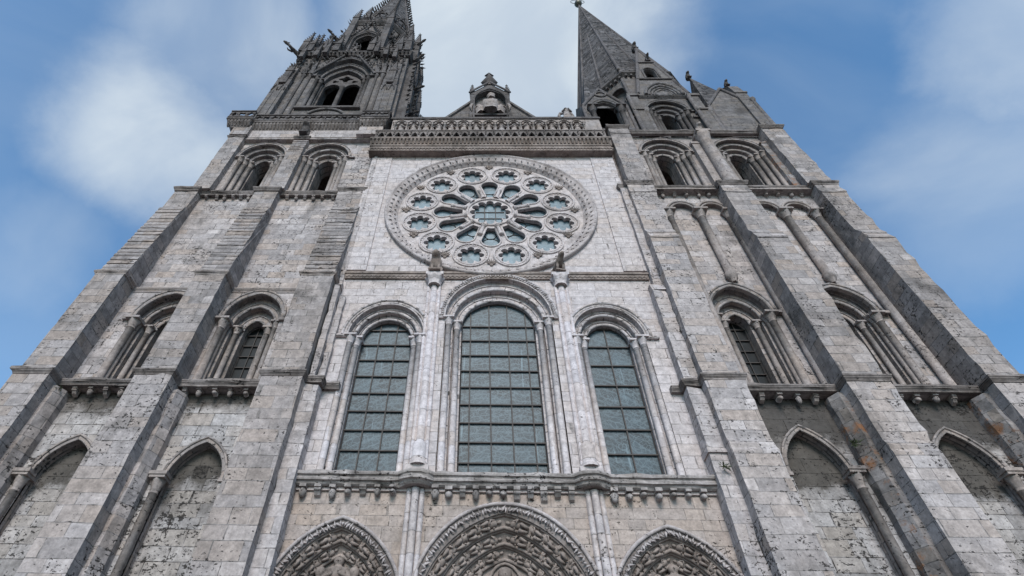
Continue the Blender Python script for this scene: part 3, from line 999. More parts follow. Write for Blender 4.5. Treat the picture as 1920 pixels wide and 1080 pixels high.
# string under the rose
b = MB()
b.box(-9.85, 9.95, -.20, .1, 29.85, 30.05)
b.box(-9.8, 9.9, -.14, .1, 29.40, 29.85)
for k in range(66):
    x = -9.6 + k * .294
    b.obox((x, -.15, 29.63), (.10, 0, .10), (0, .035, 0), (-.045, 0, .045))
    b.obox((x + .147, -.15, 29.63), (.10, 0, -.10), (0, .03, 0), (.045, 0, .045))
obj('string_course', b, 'brown', cath, 'zigzag string course just below the rose window')

# ------------------------------------------------------------------ frieze, cornice and arcaded gallery
FX0, FX1 = -10.55, 10.35
b = MB()
b.box(FX0, FX1, -.60, .1, 45.75, 46.55)
for k in range(74):
    x = FX0 + .15 + k * .282
    b.obox((x, -.62, 46.16), (.11, 0, .13), (0, .045, 0), (-.05, 0, .05))
    b.obox((x + .141, -.62, 46.16), (.11, 0, -.13), (0, .04, 0), (.05, 0, .05))
b.box(FX0 - .05, FX1 + .05, -.67, .1, 45.66, 45.75)
obj('frieze', b, 'brown', cath, 'brown lozenge frieze above the rose window')
b = MB()
b.prismx([(.1, 46.56), (-.66, 46.56), (-.70, 46.80), (-.76, 47.0), (-.84, 47.2), (-1.02, 47.3), (-1.02, 47.52), (-.9, 47.60), (.1, 47.60)], FX0 - .08, FX1 + .08)
for k in range(62):
    x = FX0 + .2 + k * .335
    b.prismx([(-.66, 46.78), (-.78, 46.80), (-.98, 47.12), (-.98, 47.29), (-.66, 47.29)], x - .085, x + .085)
obj('cornice', b, 'brown', cath, 'heavy brown cornice on small brackets')
b = MB()
tri = []
nl = 27
w = (FX1 - FX0 - .8) / nl
for k in range(nl):
    x = FX0 + .4 + w * (k + .5)
    tri.append([(x - w * .40, 47.85), (x + w * .40, 47.85), (x + w * .30, 48.25), (x, 48.72), (x - w * .30, 48.25)])
b.plate(rect(FX0 + .2, FX1 - .2, 47.605, 48.9), tri, -.86, -.5)
b.box(FX0 + .2, FX1 - .2, -.5, .1, 47.61, 48.9)
b.box(FX0 + .15, FX1 - .15, -.93, .1, 48.9, 49.06)
for k in range(nl + 1):
    x = FX0 + .4 + w * k
    b.leaf((x, -.90, 48.25), (0, -.8, 1), .5, .10)
    b.leaf((x, -.92, 48.6), (0, -1, .8), .4, .11)
obj('leaf_course', b, 'cornice', cath, 'dark crenellated leaf course below the gallery')
b = MB()
na = 15
ax0, ax1 = -8.9, 8.6
aw = (ax1 - ax0) / na
hl = []
for k in range(na):
    x = ax0 + aw * (k + .5)
    pts = [(x - .43, 49.2), (x - .43, 50.95)]
    for cx_, cz_, r, a0, a1 in ((x - .20, 51.05, .25, 200, 75), (x, 51.42, .27, 190, -10), (x + .20, 51.05, .25, 105, -20)):
        for q in range(6):
            t = R_(a0 + (a1 - a0) * q / 5)
            pts.append((cx_ + r * math.cos(t), cz_ + r * math.sin(t)))
    pts += [(x + .43, 50.95), (x + .43, 49.2)]
    hl.append(pts)
b.plate(rect(-9.2, 10.2, 49.06, 52.1), hl, -.46, -.06)
gal = obj('gallery', b, 'grey_carved', cath, 'arcaded gallery of trefoil arches along the top of the front')
b = MB()
b.box(-9.2, 10.2, .28, .5, 49.0, 52.1)
b.box(-9.4, 10.3, -.58, .55, 52.1, 52.4)
b.box(-9.3, 10.25, -.50, .5, 52.4, 52.62)
obj('coping', b, 'dark_carved', gal)
b = MB()
for k in range(na):
    x = ax0 + aw * (k + .5)
    b.tube([(x - .53, -.52, 50.98)] + [(x + .53 * math.cos(t), -.52, 51.2 + .62 * math.sin(t)) for t in (PI - PI * q / 10 for q in range(11))] + [(x + .53, -.52, 50.98)], .06, 5)
obj('hood_mould', b, 'grey_carved', gal)
for k in range(na + 1):
    c = MB()
    column(c, ax0 + aw * k, -.60, 49.06, 51.0, .085, 8, base=True)
    obj('colonnette', c, 'grey_carved', gal)
ORD = ['first', 'second', 'third', 'fourth', 'fifth', 'sixth', 'seventh', 'eighth', 'ninth', 'tenth', 'eleventh', 'twelfth', 'thirteenth', 'fourteenth', 'last']
smesh = [obj('statue', statue_mb(2.2 + .06 * (s % 3), crown=s % 3 != 1, seed=s), 'grey_carved') for s in range(7)]
for k in range(na):
    x = ax0 + aw * (k + .5)
    o = smesh[k] if k < 7 else inst(smesh[(k * 3) % 7], (0, 0, 0))
    o.location = (x, -.28, 49.1); o.rotation_euler = (0, 0, rnd.uniform(-.35, .35))
    tag(o, 'robed stone figure in the %s gallery arch from the left' % ORD[k], 'statue', 'robed figures standing in the arcaded gallery')

# ------------------------------------------------------------------ gable behind the gallery
gy = 2.4
b = MB()
b.prismy([(-7.6, 52), (7.9, 52), (7.9, 53.6), (.14, 65.6), (-7.6, 53.6)], gy, gy + .6)
for sx in (-1, 1):
    b.tube([(.14 + sx * 7.9, gy - .05, 53.3), (.14, gy - .05, 65.8)], .22, 5, smooth=False)
b.box(-7.6, 7.9, .5, gy, 51.6, 52)
gab = obj('gable', b, 'dark', cath, 'steep dark gable with a sculpture niche behind the gallery')
b = MB()
no = outline(.14, 56.2, 1.75, 61.6, 2.9, 16)
b.plate([(-2.05, 56), (2.33, 56), (2.33, 63.6), (.14, 66.4), (-2.05, 63.6)], [no], gy - .62, gy - .05)
for sx in (-1, 1):
    b.tube([(.14 + sx * 2.3, gy - .78, 63.5), (.14, gy - .78, 66.5)], .12, 5)
b.tube([(x, gy - .78, z) for x, z in no], .10, 6)
b.box(-1.75, 2.03, gy - .85, gy, 57.6, 58.0)
obj('niche', b, 'dark_carved', gab)
for sx in (-1, 1):
    pm = pinnacle_mb(.5, 1.2, 1.9, 3)
    o = obj('pinnacle', pm, 'dark_carved', gab)
    o.location = (.14 + sx * 1.98, gy - .4, 63.3)
o = obj('statue', statue_mb(4.4, seated=True, child=True, seed=5), 'grey_carved'); o.location = (.14, gy - .28, 58.0)
tag(o, 'enthroned crowned stone woman holding a child in the gable niche', 'statue')
for sx in (-1, 1):
    o = obj('statue', statue_mb(2.9, seated=True, crown=False, wings=True, seed=8 + sx), 'grey_carved')
    o.location = (.14 + sx * 1.2, gy - .38, 58.0); o.rotation_euler = (0, 0, -sx * .9)
    tag(o, 'small winged kneeling stone angel on the %s of the seated woman' % ('left' if sx < 0 else 'right'), 'statue')
b = MB()
b.lathe(.14, gy - .3, [(.45, 66.0), (.55, 66.3), (.45, 66.6), (.7, 67.0, .2), (.85, 67.5, .2), (.6, 67.8), (.5, 67.95)], 12)
obj('finial', b, 'dark_carved', gab)
o = obj('statue', statue_mb(2.3, crown=True, seed=4), 'dark_carved'); o.location = (.14, gy - .3, 67.9)
tag(o, 'small standing stone figure on the point of the gable', 'statue')
b = statue_mb(2.3, crown=False, wings=True, seed=2)
o = obj('statue', b, 'grey_carved'); o.location = (7.55, .15, 53.5)
tag(o, 'winged stone figure standing on the parapet beside the plain spire tower', 'statue')
b = MB(); b.box(7.1, 8.1, -.2, .5, 52.6, 53.5); b.prismx([(.5, 53.5), (-.1, 53.5), (.5, 55.2)], 7.85, 8.1)
obj('pedestal', b, 'grey_carved', cath)
# beasts on the shafts
o = obj('stone_beast', beast_mb(1.5, True, seed=1), 'brown'); o.location = (-3.9, -.42, 29.68)
tag(o, 'crouching stone beast on the left shaft capital below the rose window', 'carved beast')
o = obj('stone_beast', beast_mb(1.35, False, seed=2), 'brown'); o.location = (4.15, -.42, 29.68); o.rotation_euler = (0, 0, .2)
tag(o, 'stone beast with lowered head on the right shaft capital below the rose window', 'carved beast')

# ------------------------------------------------------------------ portals
def relief_mb(h, seed):
    """small seated robed figure carved on a cloud bracket, head up the arch"""
    q = random.Random(seed)
    mb = MB()
    lean = q.uniform(-.06, .06) * h
    mb.tube([(0, .02 * h, .28 * h), (lean * .5, 0, .42 * h), (lean, -.01 * h, .60 * h), (lean, 0, .70 * h), (lean, 0, .76 * h)], [.10 * h, .13 * h, .15 * h, .13 * h, .05 * h], 8)
    mb.ball((lean, -.03 * h, .85 * h), .075 * h, .085 * h, .10 * h, 8, 6)
    tw = q.uniform(-.1, .1) * h
    for sx in (-1, 1):
        mb.tube([(sx * .07 * h, .02 * h, .32 * h), (sx * .13 * h + tw, -.20 * h, .34 * h), (sx * .10 * h + tw, -.19 * h, .18 * h), (sx * .08 * h + tw, -.15 * h, .06 * h)], [.09 * h, .085 * h, .065 * h, .045 * h], 7)
        k = q.uniform(-.08, .14) * h
        mb.tube([(sx * .13 * h + lean, 0, .68 * h), (sx * .22 * h, -.06 * h, .52 * h), (sx * .10 * h, -.19 * h, .48 * h + k)], [.05 * h, .045 * h, .03 * h], 6)
        if q.random() < .5:
            mb.tube([(sx * .10 * h, .08 * h, .66 * h), (sx * .27 * h, .08 * h, .82 * h), (sx * .30 * h, .06 * h, .45 * h)], [.04 * h, .06 * h, .015 * h], 5)
    mb.tube([(-.2 * h, -.04 * h, -.02 * h), (0, -.10 * h, -.03 * h), (.2 * h, -.04 * h, -.02 * h)], [.05 * h, .075 * h, .05 * h], 6)
    return mb
def frame_on_arch(pts, t):
    n = len(pts) - 1
    k = min(n - 1, int(t * n)); f = t * n - k
    a, c = Vector((pts[k][0], 0, pts[k][1])), Vector((pts[k + 1][0], 0, pts[k + 1][1]))
    p = a.lerp(c, f); d = (c - a).normalized()
    return p, d
PL = ['left carved portal with a pointed arch', 'central widest carved portal with a figure in an almond frame', 'right carved portal with a pointed arch']
for pi_, (c, w, zs, rise, no_) in enumerate(PCX):
    stp = .50 if pi_ == 1 else .45
    ords = [(w - stp * k, zs, rise - stp * k * 1.08, .34 * (k + 1)) for k in range(no_)]
    b = MB()
    y = 0
    for k, (ww, z_, rs, yin) in enumerate(ords):
        A = outline(c, 0, ww, z_, rs, 40)
        B = outline(c, 0, ww - stp, z_, rs - stp * 1.08, 40)
        b.band(A, A, y, y + .12)
        b.band(A, B, y + .12, yin)         # splayed archivolt
        b.tube([(x, y + .08, z) for x, z in arch(c, ww - .02, z_, rs - .02, 40)], .06, 5)
        b.tube([(x, yin - .04, z) for x, z in arch(c, ww - stp + .05, z_, rs - stp * 1.08 + .05, 40)], .08, 6)
        y = yin
    part = obj('portal', b, 'portal', cath, PL[pi_])
    # leafy hood
    h = MB()
    A = arch(c, w + .42, zs, rise + .42, 44); B = arch(c, w, zs, rise, 44)
    h.band(A, B, -.06, -.06); h.band(A, A, -.06, .02); h.band(B, B, -.06, .02)
    lf = MB()
    C_ = arch(c, w + .12, zs, rise + .12, 44)
    nlf = 92 if pi_ == 1 else 76
    for q in range(nlf):
        pt, d = frame_on_arch(C_, (q + .5) / nlf)
        nrm = Vector((-d.z, 0, d.x))
        s = 1 if q % 2 else -1
        lf.leaf((pt.x, -.16, pt.z), d * rnd.uniform(-.5, .9) + nrm * rnd.uniform(.5, 1.0) * s + Vector((0, rnd.uniform(-.7, -.1), 0)), rnd.uniform(.24, .38), rnd.uniform(.05, .085))
    hm = obj('hood_mould', h, 'cornice', part)
    lf.tube([(x, -.10, z) for x, z in arch(c, w + .40, zs, rise + .40, 44)], .085, 6)
    obj('leaf_moulding', lf, 'rim', hm.parent)
    # figures on the archivolts
    for k, (ww, z_, rs, yin) in enumerate(ords):
        C_ = arch(c, ww - stp * .5, z_, rs - stp * .54, 44)
        per = 6 + (2 if pi_ == 1 else 0) - k
        for side in (0, 1):
            for q in range(per):
                t = (q + .55) / per * .47
                t = t if side == 0 else 1 - t
                pt, d = frame_on_arch(C_, t)
                if side: d = -d
                nrm = Vector((0, -1, 0)) * .8 + (Vector((c, 0, z_)) - pt).normalized() * .6
                zax = d.normalized(); yax = -(nrm - zax * nrm.dot(zax)).normalized(); xax = yax.cross(zax)
                mat = Matrix((xax, yax, zax)).transposed().to_4x4()
                hgt = 1.0 * (rs + 1.2) / 5.0 * (1.0 if pi_ == 1 else 1.1)
                mat.translation = pt + Vector((0, yin - .13, 0)) - zax * hgt * .45
                fm = relief_mb(hgt * rnd.uniform(.9, 1.08), q * 7 + k * 3 + side + pi_ * 50)
                fm.xform(Matrix.Scale(.92, 4, (1, 0, 0)) @ Matrix.Scale(.80, 4, (0, 1, 0)))
                fm.xform(mat)
                obj('archivolt_figure', fm, 'portal', part)
    # tympanum
    wi, ri = w - stp * no_, rise - stp * no_ * 1.08
    yt = .34 * no_ + .06
    ty = MB()
    ty.plate(outline(c, zs - .3, wi + .1, zs, ri + .1, 32), [], yt, yt + .2)
    ty.box(c - wi - .2, c + wi + .2, yt - .12, yt + .3, zs - 1.3, zs - .3)
    if pi_ == 1:
        ty.tube([(c + .82 * math.cos(t), yt - .06, zs + 1.25 + 1.45 * math.sin(t)) for t in (2 * PI * q / 28 for q in range(28))], .07, 6, closed=True)
        ty.tube([(c + .34 * math.cos(t), yt - .08, zs + 2.17 + .34 * math.sin(t)) for t in (2 * PI * q / 20 for q in range(20))], .05, 6, closed=True)
        ty.box(c - .03, c + .03, yt - .1, yt, zs + 1.9, zs + 2.5); ty.box(c - .32, c + .32, yt - .1, yt, zs + 2.14, zs + 2.2)
    tm = obj('tympanum', ty, 'portal', part)
    figs = [(0, .02, 2.5 if pi_ == 1 else 2.1, True)]
    if pi_ == 1:
        for sx in (-1, 1):
            figs += [(sx * 1.08, 1.25, 1.15, True), (sx * 1.45, .25, 1.35, True)]
    else:
        figs = [(0, .12, 2.35, False), (-.72, .15, 1.95, True), (.72, .15, 1.95, True), (-1.2, -.1, 1.7, True), (1.2, -.1, 1.7, True)]
    for q, (dx, dz, hh, st) in enumerate(figs):
        fm = statue_mb(hh, seated=st, crown=False, wings=(q > 0), seed=q + 11)
        fm.xform(Matrix.Scale(1.2, 4, (1, 0, 0)))
        o = obj('relief_figure', fm, 'portal', tm)
        o.location = (c + dx, yt - .14, zs + dz)
    d = MB()
    d.box(c - wi - .3, c + wi + .3, yt + .15, yt + .3, 0, zs - 1.2)
    for q in range(9):
        x = c - wi + (2 * wi) * q / 8
        d.box(x - .04, x + .04, yt + .10, yt + .16, 0, zs - 1.3)
    obj('door', d, 'wood', part)

# ================================================================== north tower (left), lower stages
def poly_notch(x0, x1, z0, z1, arches):
    # rectangle x0..x1, z0..z1 whose lower edge is cut by arches [(cx, w, rise)] springing from z0
    pts = [(x0, z0)]
    for cx, w, rise in arches:
        pts += [(cx - w, z0)] + arch(cx, w, z0 + .001, rise, 16)[1:-1] + [(cx + w, z0)]
    return pts + [(x1, z0), (x1, z1), (x0, z1)]

def blind_arch(cx, w, zs, rise, mat, colx, label, yw):
    b = MB()
    o = outline(cx, 0, w, zs, rise, 20)
    B = outline(cx, 0, w - .12, zs, rise - .12, 20)
    b.band(arch(cx, w + .26, zs, rise + .3, 20), arch(cx, w, zs, rise, 20), yw - .10, yw - .10, 2)
    b.band(arch(cx, w + .26, zs, rise + .3, 20), arch(cx, w + .26, zs, rise + .3, 20), yw - .10, yw + .05, 2)
    b.band(arch(cx, w, zs, rise, 20), arch(cx, w, zs, rise, 20), yw - .10, yw + .01, 2)
    b.tube([(x, yw - .11, z) for x, z in arch(cx, w + .22, zs, rise + .26, 20)], .07, 5)
    b.band(o, o, yw, yw + .55, 2)
    part = obj('blind_arch', b, 'grey_arch', cath, label)
    p = MB()
    p.plate(outline(cx, -.1, w + .1, zs, rise + .1, 20), [], yw + .5, yw + .7)
    obj('infill', p, 'recess', part)
    for x, sx in colx:
        c = MB()
        column(c, x, yw - .10, 0, zs, .19, 12, cap=.66)
        c.box(x - .42, x + .42, yw - .52, yw + .06, zs + .003, zs + .17)
        obj('column', c, 'grey_carved', part)
    q = MB()
    q.box(cx + w - .05, cx + w + .3, yw - .12, yw + .03, zs - .12, zs + .05) if colx[0][1] < 0 else q.box(cx - w - .3, cx - w + .05, yw - .12, yw + .03, zs - .12, zs + .05)
    obj('impost', q, 'grey_carved', part)
    return part

NY = .30
# stage A
b = MB()
NA = [(-21.0, 1.3, 15.35, 2.0), (-14.5, 1.3, 15.3, 2.0)]
b.plate(rect(-25.3, -9.8, -.4, 20.3), [outline(c, -.1, w, zs, r, 20) for c, w, zs, r in NA], NY, NY + .1)
b.box(-25.2, -25.0, NY + .1, 16, -.4, 40.2)
b.box(-10.1, -9.8, NY + .1, 16, -.4, 52)
b.box(-25.2, -9.8, 15.8, 16, -.4, 52)
obj('tower_wall', b, 'panel_north', cath, 'blotched lower wall of the left tower')
blind_arch(*NA[0], 'recess', [(-22.50, -1)], 'sooty blind pointed arch on the far left', NY)
blind_arch(*NA[1], 'recess', [(-15.98, -1)], 'sooty blind pointed arch with a column on its left', NY)
b = MB()
ops = [(-20.45, 1.75, 26.0, 2.15), (-14.95, 1.75, 26.0, 2.15)]
b.plate(rect(-25.3, -9.8, 20.66, 28.4), [outline(c, 20.7, w, zs, r, 24) for c, w, zs, r in ops], NY, NY + .3)
b.box(-25.1, -9.9, NY + .25, 15.8, 20.3, 20.64)
b.plate(rect(-25.2, -9.8, 28.4, 40.2), [], .62, .9)
b.box(-25.2, -9.8, .25, .7, 28.38, 28.42)
b.box(-25.1, -9.9, .9, 15.8, 39.9, 40.3)
obj('tower_wall', b, 'grey_pale', cath, 'grey middle wall of the left tower')
for (c, w, zs, r), lab in zip(ops, ('round-headed tower window half hidden behind a buttress on the far left', 'round-headed tower window with clustered shafts at middle left')):
    p = opening('tower_window', c, 20.7, NY, [(w, zs, r, .75), (1.25, 25.9, 1.55, 1.15), (.62, 25.75, .85, 1.3)], 2.0, 'grey_arch', colr=.16, hood=.32, roll=.09, label=lab, colmat='grey_carved')
    glazing(p, c, 20.7, .62, 25.75, .85, 1.75, [c], [21.6 + .85 * k for k in range(6)], 'dark_glass', r=.02)
    k = MB(); column(k, c - 1.62, NY - .02, 20.66, 25.85, .22, 12); obj('colonnette', k, 'grey_carved', p)
# stage C
b = MB()
opsC = [(-20.35, 2.0, 46.4, 2.3), (-14.65, 2.0, 46.4, 2.3)]
b.plate(rect(-24.0, -10.2, 40.5, 49.15), [outline(c, 40.55, w, zs, r, 24) for c, w, zs, r in opsC], .45, .6)
b.box(-24.0, -23.7, .6, 15, 40.3, 51.6)
b.plate(rect(-24.0, -9.8, 49.15, 51.6), [], .02, .6)
b.box(-24.2, -9.8, .6, 15.8, 51.3, 51.9)
b.box(-25.0, -9.8, .3, 1.5, 40.28, 40.5)
obj('tower_wall', b, 'grey_pale', cath, 'belfry wall of the left tower')
for (c, w, zs, r), lab in zip(opsC, ('left belfry arch of the left tower with a dark opening', 'right belfry arch of the left tower with a dark opening')):
    opening('belfry_window', c, 40.55, .45, [(w, zs, r, .72), (1.6, 46.3, 1.85, .98), (1.2, 46.2, 1.45, 1.22), (.72, 46.1, .95, 1.35)], 2.6, 'grey_arch', colr=.18, hood=.28, roll=.10, label=lab, colmat='grey_carved')
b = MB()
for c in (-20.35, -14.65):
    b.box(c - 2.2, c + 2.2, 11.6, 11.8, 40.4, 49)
obj('shade_backing', b, 'shadow', cath)  # near-black sheets added behind the belfry arches to read as shade

def buttress(x0, x1, prof, mat, label=None, yb=1.0):
    b = MB()
    zs = [p[1] for p in prof]
    b.prismx([(yb, zs[0])] + prof + [(yb, zs[-1])], x0, x1)
    return worn(obj('buttress', b, mat, cath, label))
def cap(bt, x0, x1, y, z, mat='cornice', h=.34, out=.14, yb=.4):
    b = MB()
    b.sweep([(x0, yb), (x0, y), (x1, y), (x1, yb)], strprof(z, out, h))
    worn(obj('cap', b, mat, bt), .02, .5, .06)
def stepped(y0, z0, y1, z1, n):
    pts = []
    for k in range(n):
        za, zb = z0 + (z1 - z0) * k / n, z0 + (z1 - z0) * (k + 1) / n
        ya, yb_ = y0 + (y1 - y0) * k / n, y0 + (y1 - y0) * (k + 1) / n
        d_ = rnd.uniform(.0, .055)
        pts += [(ya - d_, za), (ya - d_, za + .14), (yb_ + .015, zb)]
    return pts
NB = [(-25.45, -23.5, 'left corner buttress of the left tower'), (-19.0, -17.0, 'middle buttress of the left tower'), (-12.3, -10.15, 'inner buttress of the left tower')]
nbt = []
for i, (x0, x1, lab) in enumerate(NB):
    bt = buttress(x0, x1, [(-1.30, -.4), (-1.30, 16.6), (-1.24, 16.9), (-1.24, 20.3)], 'grey_low', lab)
    nbt.append(bt)
    u = MB()
    pr = [(1.0, 20.64), (-1.14, 20.64), (-1.10, 28.55)] + stepped(-1.02, 28.9, -.18, 37.6, 19) + [(-.06, 37.7), (-.02, 40.15), (1.0, 40.15)]
    u.prismx(pr, x0 + .06, x1 - .04)
    worn_o = obj('upper_stage', u, 'grey', bt, 'stepped upper part of the ' + lab)
    worn(worn_o)
    cap(bt, x0, x1, -1.08, 28.86, 'grey_carved', .26, .12)
s1 = string_course([(-25.45, 2), (-25.45, -1.24), (-23.5, -1.24), (-23.5, -.33), (-19.0, -.33), (-19.0, -1.24), (-17.0, -1.24), (-17.0, -.33), (-12.3, -.33), (-12.3, -1.24), (-10.15, -1.24), (-10.15, -.75), (-9.3, -.75), (-9.3, -.2), (-8.4, -.2)],
                   20.66, .16, .34, 'cornice', 'string course on corbels across the left tower')
corbels(s1, [-22.57, -21.73, -20.89, -20.05], .1, 20.34, 'grey_carved', .85)
corbels(s1, [-16.66, -15.87, -15.04, -14.21, -13.38], .1, 20.34, 'grey_carved', .85)
b = MB()
b.box(-23.5, -19.0, -.33, .45, 20.34, 20.56); b.box(-17.0, -12.3, -.33, .45, 20.34, 20.56)
obj('ledge', b, 'grey_carved', s1)
b = MB()
b.sweep([(-23.5, .3), (-19.0, .3)], strprof(28.75, .14, .28)); b.sweep([(-17.0, .3), (-12.3, .3)], strprof(28.75, .14, .28))
obj('string_course', b, 'grey_carved', cath, 'thin string course above the windows of the left tower')
b = MB()
b.box(-10.15, -9.35, -.72, .2, -.4, 20.25)
b.box(-10.1, -9.75, -.62, .2, 20.66, 28.2); b.box(-9.76, -9.35, -.3, .2, 20.66, 27.6); b.box(-10.1, -9.8, -.14, .2, 28.6, 45.6)
b.prismx([(.2, 28.2), (-.62, 28.2), (-.2, 28.75), (.2, 28.75)], -10.1, -9.75)
worn(obj('pier', b, 'pier', cath, 'stepped pier between the left tower and the tall windows'))
b = MB()
b.prismz([(-17.0, .32), (-17.0, -.55), (-16.75, -.6), (-16.45, -.1), (-16.45, .32)], -.3, 19.9)
b.prismz([(-23.5, .32), (-23.5, -.55), (-23.25, -.6), (-22.95, -.1), (-22.95, .32)], -.3, 20.1)
worn(obj('pilaster', b, 'grey_low', cath, 'weathered pilaster strips beside the left tower buttresses'))
s2 = string_course([(-25.4, 2), (-25.4, -.1), (-23.5, -.1), (-23.5, .33), (-19.0, .33), (-19.0, -.1), (-17.0, -.1), (-17.0, .33), (-12.2, .33), (-12.2, -.05), (-10.1, -.05), (-10.1, .3)],
                   40.5, .16, .40, 'cornice', 'upper string course on corbels across the left tower')
corbels(s2, [-22.95, -22.08, -21.43, -20.78, -20.14, -19.49], .62, 40.12, 'grey_carved', .85)
corbels(s2, [-16.41, -15.67, -14.97, -14.28, -13.59, -12.7], .62, 40.12, 'grey_carved', .85)
bt = buttress(-24.15, -22.66, [(-.1, 40.45), (-.1, 49.2)], 'grey', 'belfry corner buttress of the left tower')
cap(bt, -24.15, -22.66, -.1, 49.5)
b = MB(); b.box(-24.1, -22.45, -.32, 1.0, 49.5, 51.2); obj('upper_stage', b, 'grey', bt)
bt = buttress(-18.0, -16.67, [(-.1, 40.45), (-.12, 46.6)] + stepped(-.10, 46.6, .05, 49.0, 7), 'grey', 'belfry middle buttress of the left tower')
cap(bt, -18.0, -16.67, -.0, 49.5)
string_course([(-22.66, .12), (-9.9, .12)], 49.45, .14, .28, 'grey_carved', 'string course above the belfry arches of the left tower')
b = MB(); b.box(-12.2, -10.0, -.35, .6, 49.6, 51.2); b.box(-12.3, -9.9, -.42, .6, 49.3, 49.6)
obj('pier', b, 'grey_pale', cath, 'pale block under the right end of the balcony')
o = obj('stone_beast', beast_mb(1.5, True, seed=3), 'dark_carved'); o.location = (-17.3, -.15, 49.75)
tag(o, 'dark seated stone beast on the middle buttress of the left tower', 'carved beast')

# balcony
def pierced(x0, x1, z0, z1, y, n, hr=.30):
    b = MB()
    w = (x1 - x0) / n
    hs = []
    for k in range(n):
        cx, cz = x0 + w * (k + .5), (z0 + z1) / 2
        pts = []
        for q in range(32):
            t = 2 * PI * q / 32
            rr = hr * (1 + .28 * math.cos(4 * t + (PI / 4 if k % 2 else 0) * 4))
            pts.append((cx + rr * 1.05 * math.cos(t), cz + rr * math.sin(t)))
        hs.append(pts)
    b.plate(rect(x0, x1, z0, z1), hs, y, y + .16, back=True)
    b.box(x0, x1, y - .08, y + .24, z1, z1 + .16)
    b.box(x0, x1, y - .06, y + .22, z0 - .16, z0)
    return b
BZ = 52.05
bal = obj('balustrade', pierced(-22.55, -12.1, BZ, 53.0, -.48, 14), 'dark_carved', cath, 'pierced stone balcony railing round the left tower')
obj('corner_railing', pierced(-24.9, -22.5, BZ, 53.1, -.85, 3), 'dark_carved', bal)
obj('corner_railing', pierced(-12.2, -9.6, BZ, 53.1, -.85, 4), 'dark_carved', bal)
def pierced_side(x, y0, y1, n):
    b = pierced(y0, y1, BZ, 53.1, 0, n)
    b.v = [(x + v[1], v[0], v[2]) for v in b.v]
    return b
obj('corner_railing', pierced_side(-9.7, -.8, 2.2, 4), 'dark_carved', bal)
obj('corner_railing', pierced_side(-24.85, -.8, 8, 10), 'dark_carved', bal)
b = MB()
path = [(-24.85, 6), (-24.85, -.75), (-22.5, -.75), (-22.5, -.40), (-12.2, -.40), (-12.2, -.75), (-9.62, -.75), (-9.62, 2.2)]
b.sweep(path, [(-.9, 51.88), (.10, 51.88), (.10, 51.68), (-.02, 51.6), (-.12, 51.35), (-.30, 51.1), (-.42, 50.85), (-.9, 50.85)])
for k in range(46):
    x = -24.7 + k * .33
    yy = -.75 if (x < -22.5 or x > -12.2) else -.40
    b.prismx([(yy + .45, 50.9), (yy + .28, 51.0), (yy + .02, 51.35), (yy - .04, 51.6), (yy + .45, 51.6)], x - .09, x + .09)
obj('corbel_table', b, 'cornice', bal)
b = MB(); b.box(-24.5, -9.9, -.3, 2.0, 51.62, 51.84); obj('floor', b, 'dark', bal)

# ================================================================== north tower, flamboyant upper stages
NX, NYC = -16.9, 8.4
DY = 1.3
b = MB()
wo = outline(-17.0, 58.6, 3.2, 67.4, 5.4, 28)
b.plate(rect(-23.6, -9.9, 51.5, 73.9), [wo], DY, DY + .5)
b.box(-23.6, -23.3, DY + .5, 15.4, 51.5, 73.9); b.box(-10.2, -9.9, DY + .5, 15.4, 51.5, 73.9); b.box(-23.6, -9.9, 15.1, 15.4, 51.5, 73.9)
b.box(-23.6, -9.9, DY + .5, 15.1, 73.6, 74.0)
obj('upper_tower_wall', b, 'dark', cath, 'dark flamboyant bell stage of the left tower')
p = opening('bell_window', -17.0, 58.6, DY, [(3.2, 67.4, 5.4, DY + .28), (2.75, 66.9, 4.6, DY + .5), (2.3, 66.5, 3.9, DY + .7)], DY + 2.2, 'dark_arch', colr=.20, hood=.42, hoody=.25, roll=.13, label='tall traceried bell window of the left tower', colmat='dark_carved')
t = MB()
tz = 58.6
hl = [outline(-18.16, tz + .05, .95, 65.7, 1.3, 14), outline(-15.84, tz + .05, .95, 65.7, 1.3, 14)]
def foil(cx, cz, r, n, ph=0.0):
    return [(cx + r * (1 + .25 * math.cos(n * q + ph)) * math.cos(q), cz + r * (1 + .25 * math.cos(n * q + ph)) * math.sin(q)) for q in (2 * PI * k / 30 for k in range(30))]
hl += [foil(-17.0, 68.55, .72, 4), foil(-18.15, 67.75, .34, 3), foil(-15.85, 67.75, .34, 3)]
t.plate(outline(-17.0, tz, 2.36, 66.0, 3.96, 28), hl, DY + .75, DY + 1.05, back=True)
obj('tracery', t, 'dark_carved', p)
t = MB()
t.lathe(-17.0, DY + .72, [(.24, tz), (.24, tz + 6.9), (.3, tz + 7), (.36, tz + 7.4), (.3, tz + 7.5)], 10)
obj('mullion', t, 'dark_carved', p)
t = MB()
for k in range(12):
    x = -19.2 + k * .40
    t.box(x - .025, x + .025, DY + .6, DY + .64, tz, tz + 1.0)
t.box(-19.3, -14.7, DY + .58, DY + .66, tz + 1.0, tz + 1.07)
obj('railing', t, 'iron', p)
t = MB()
t.box(-20.6, -13.6, DY - .35, DY + .1, 58.2, 58.6)
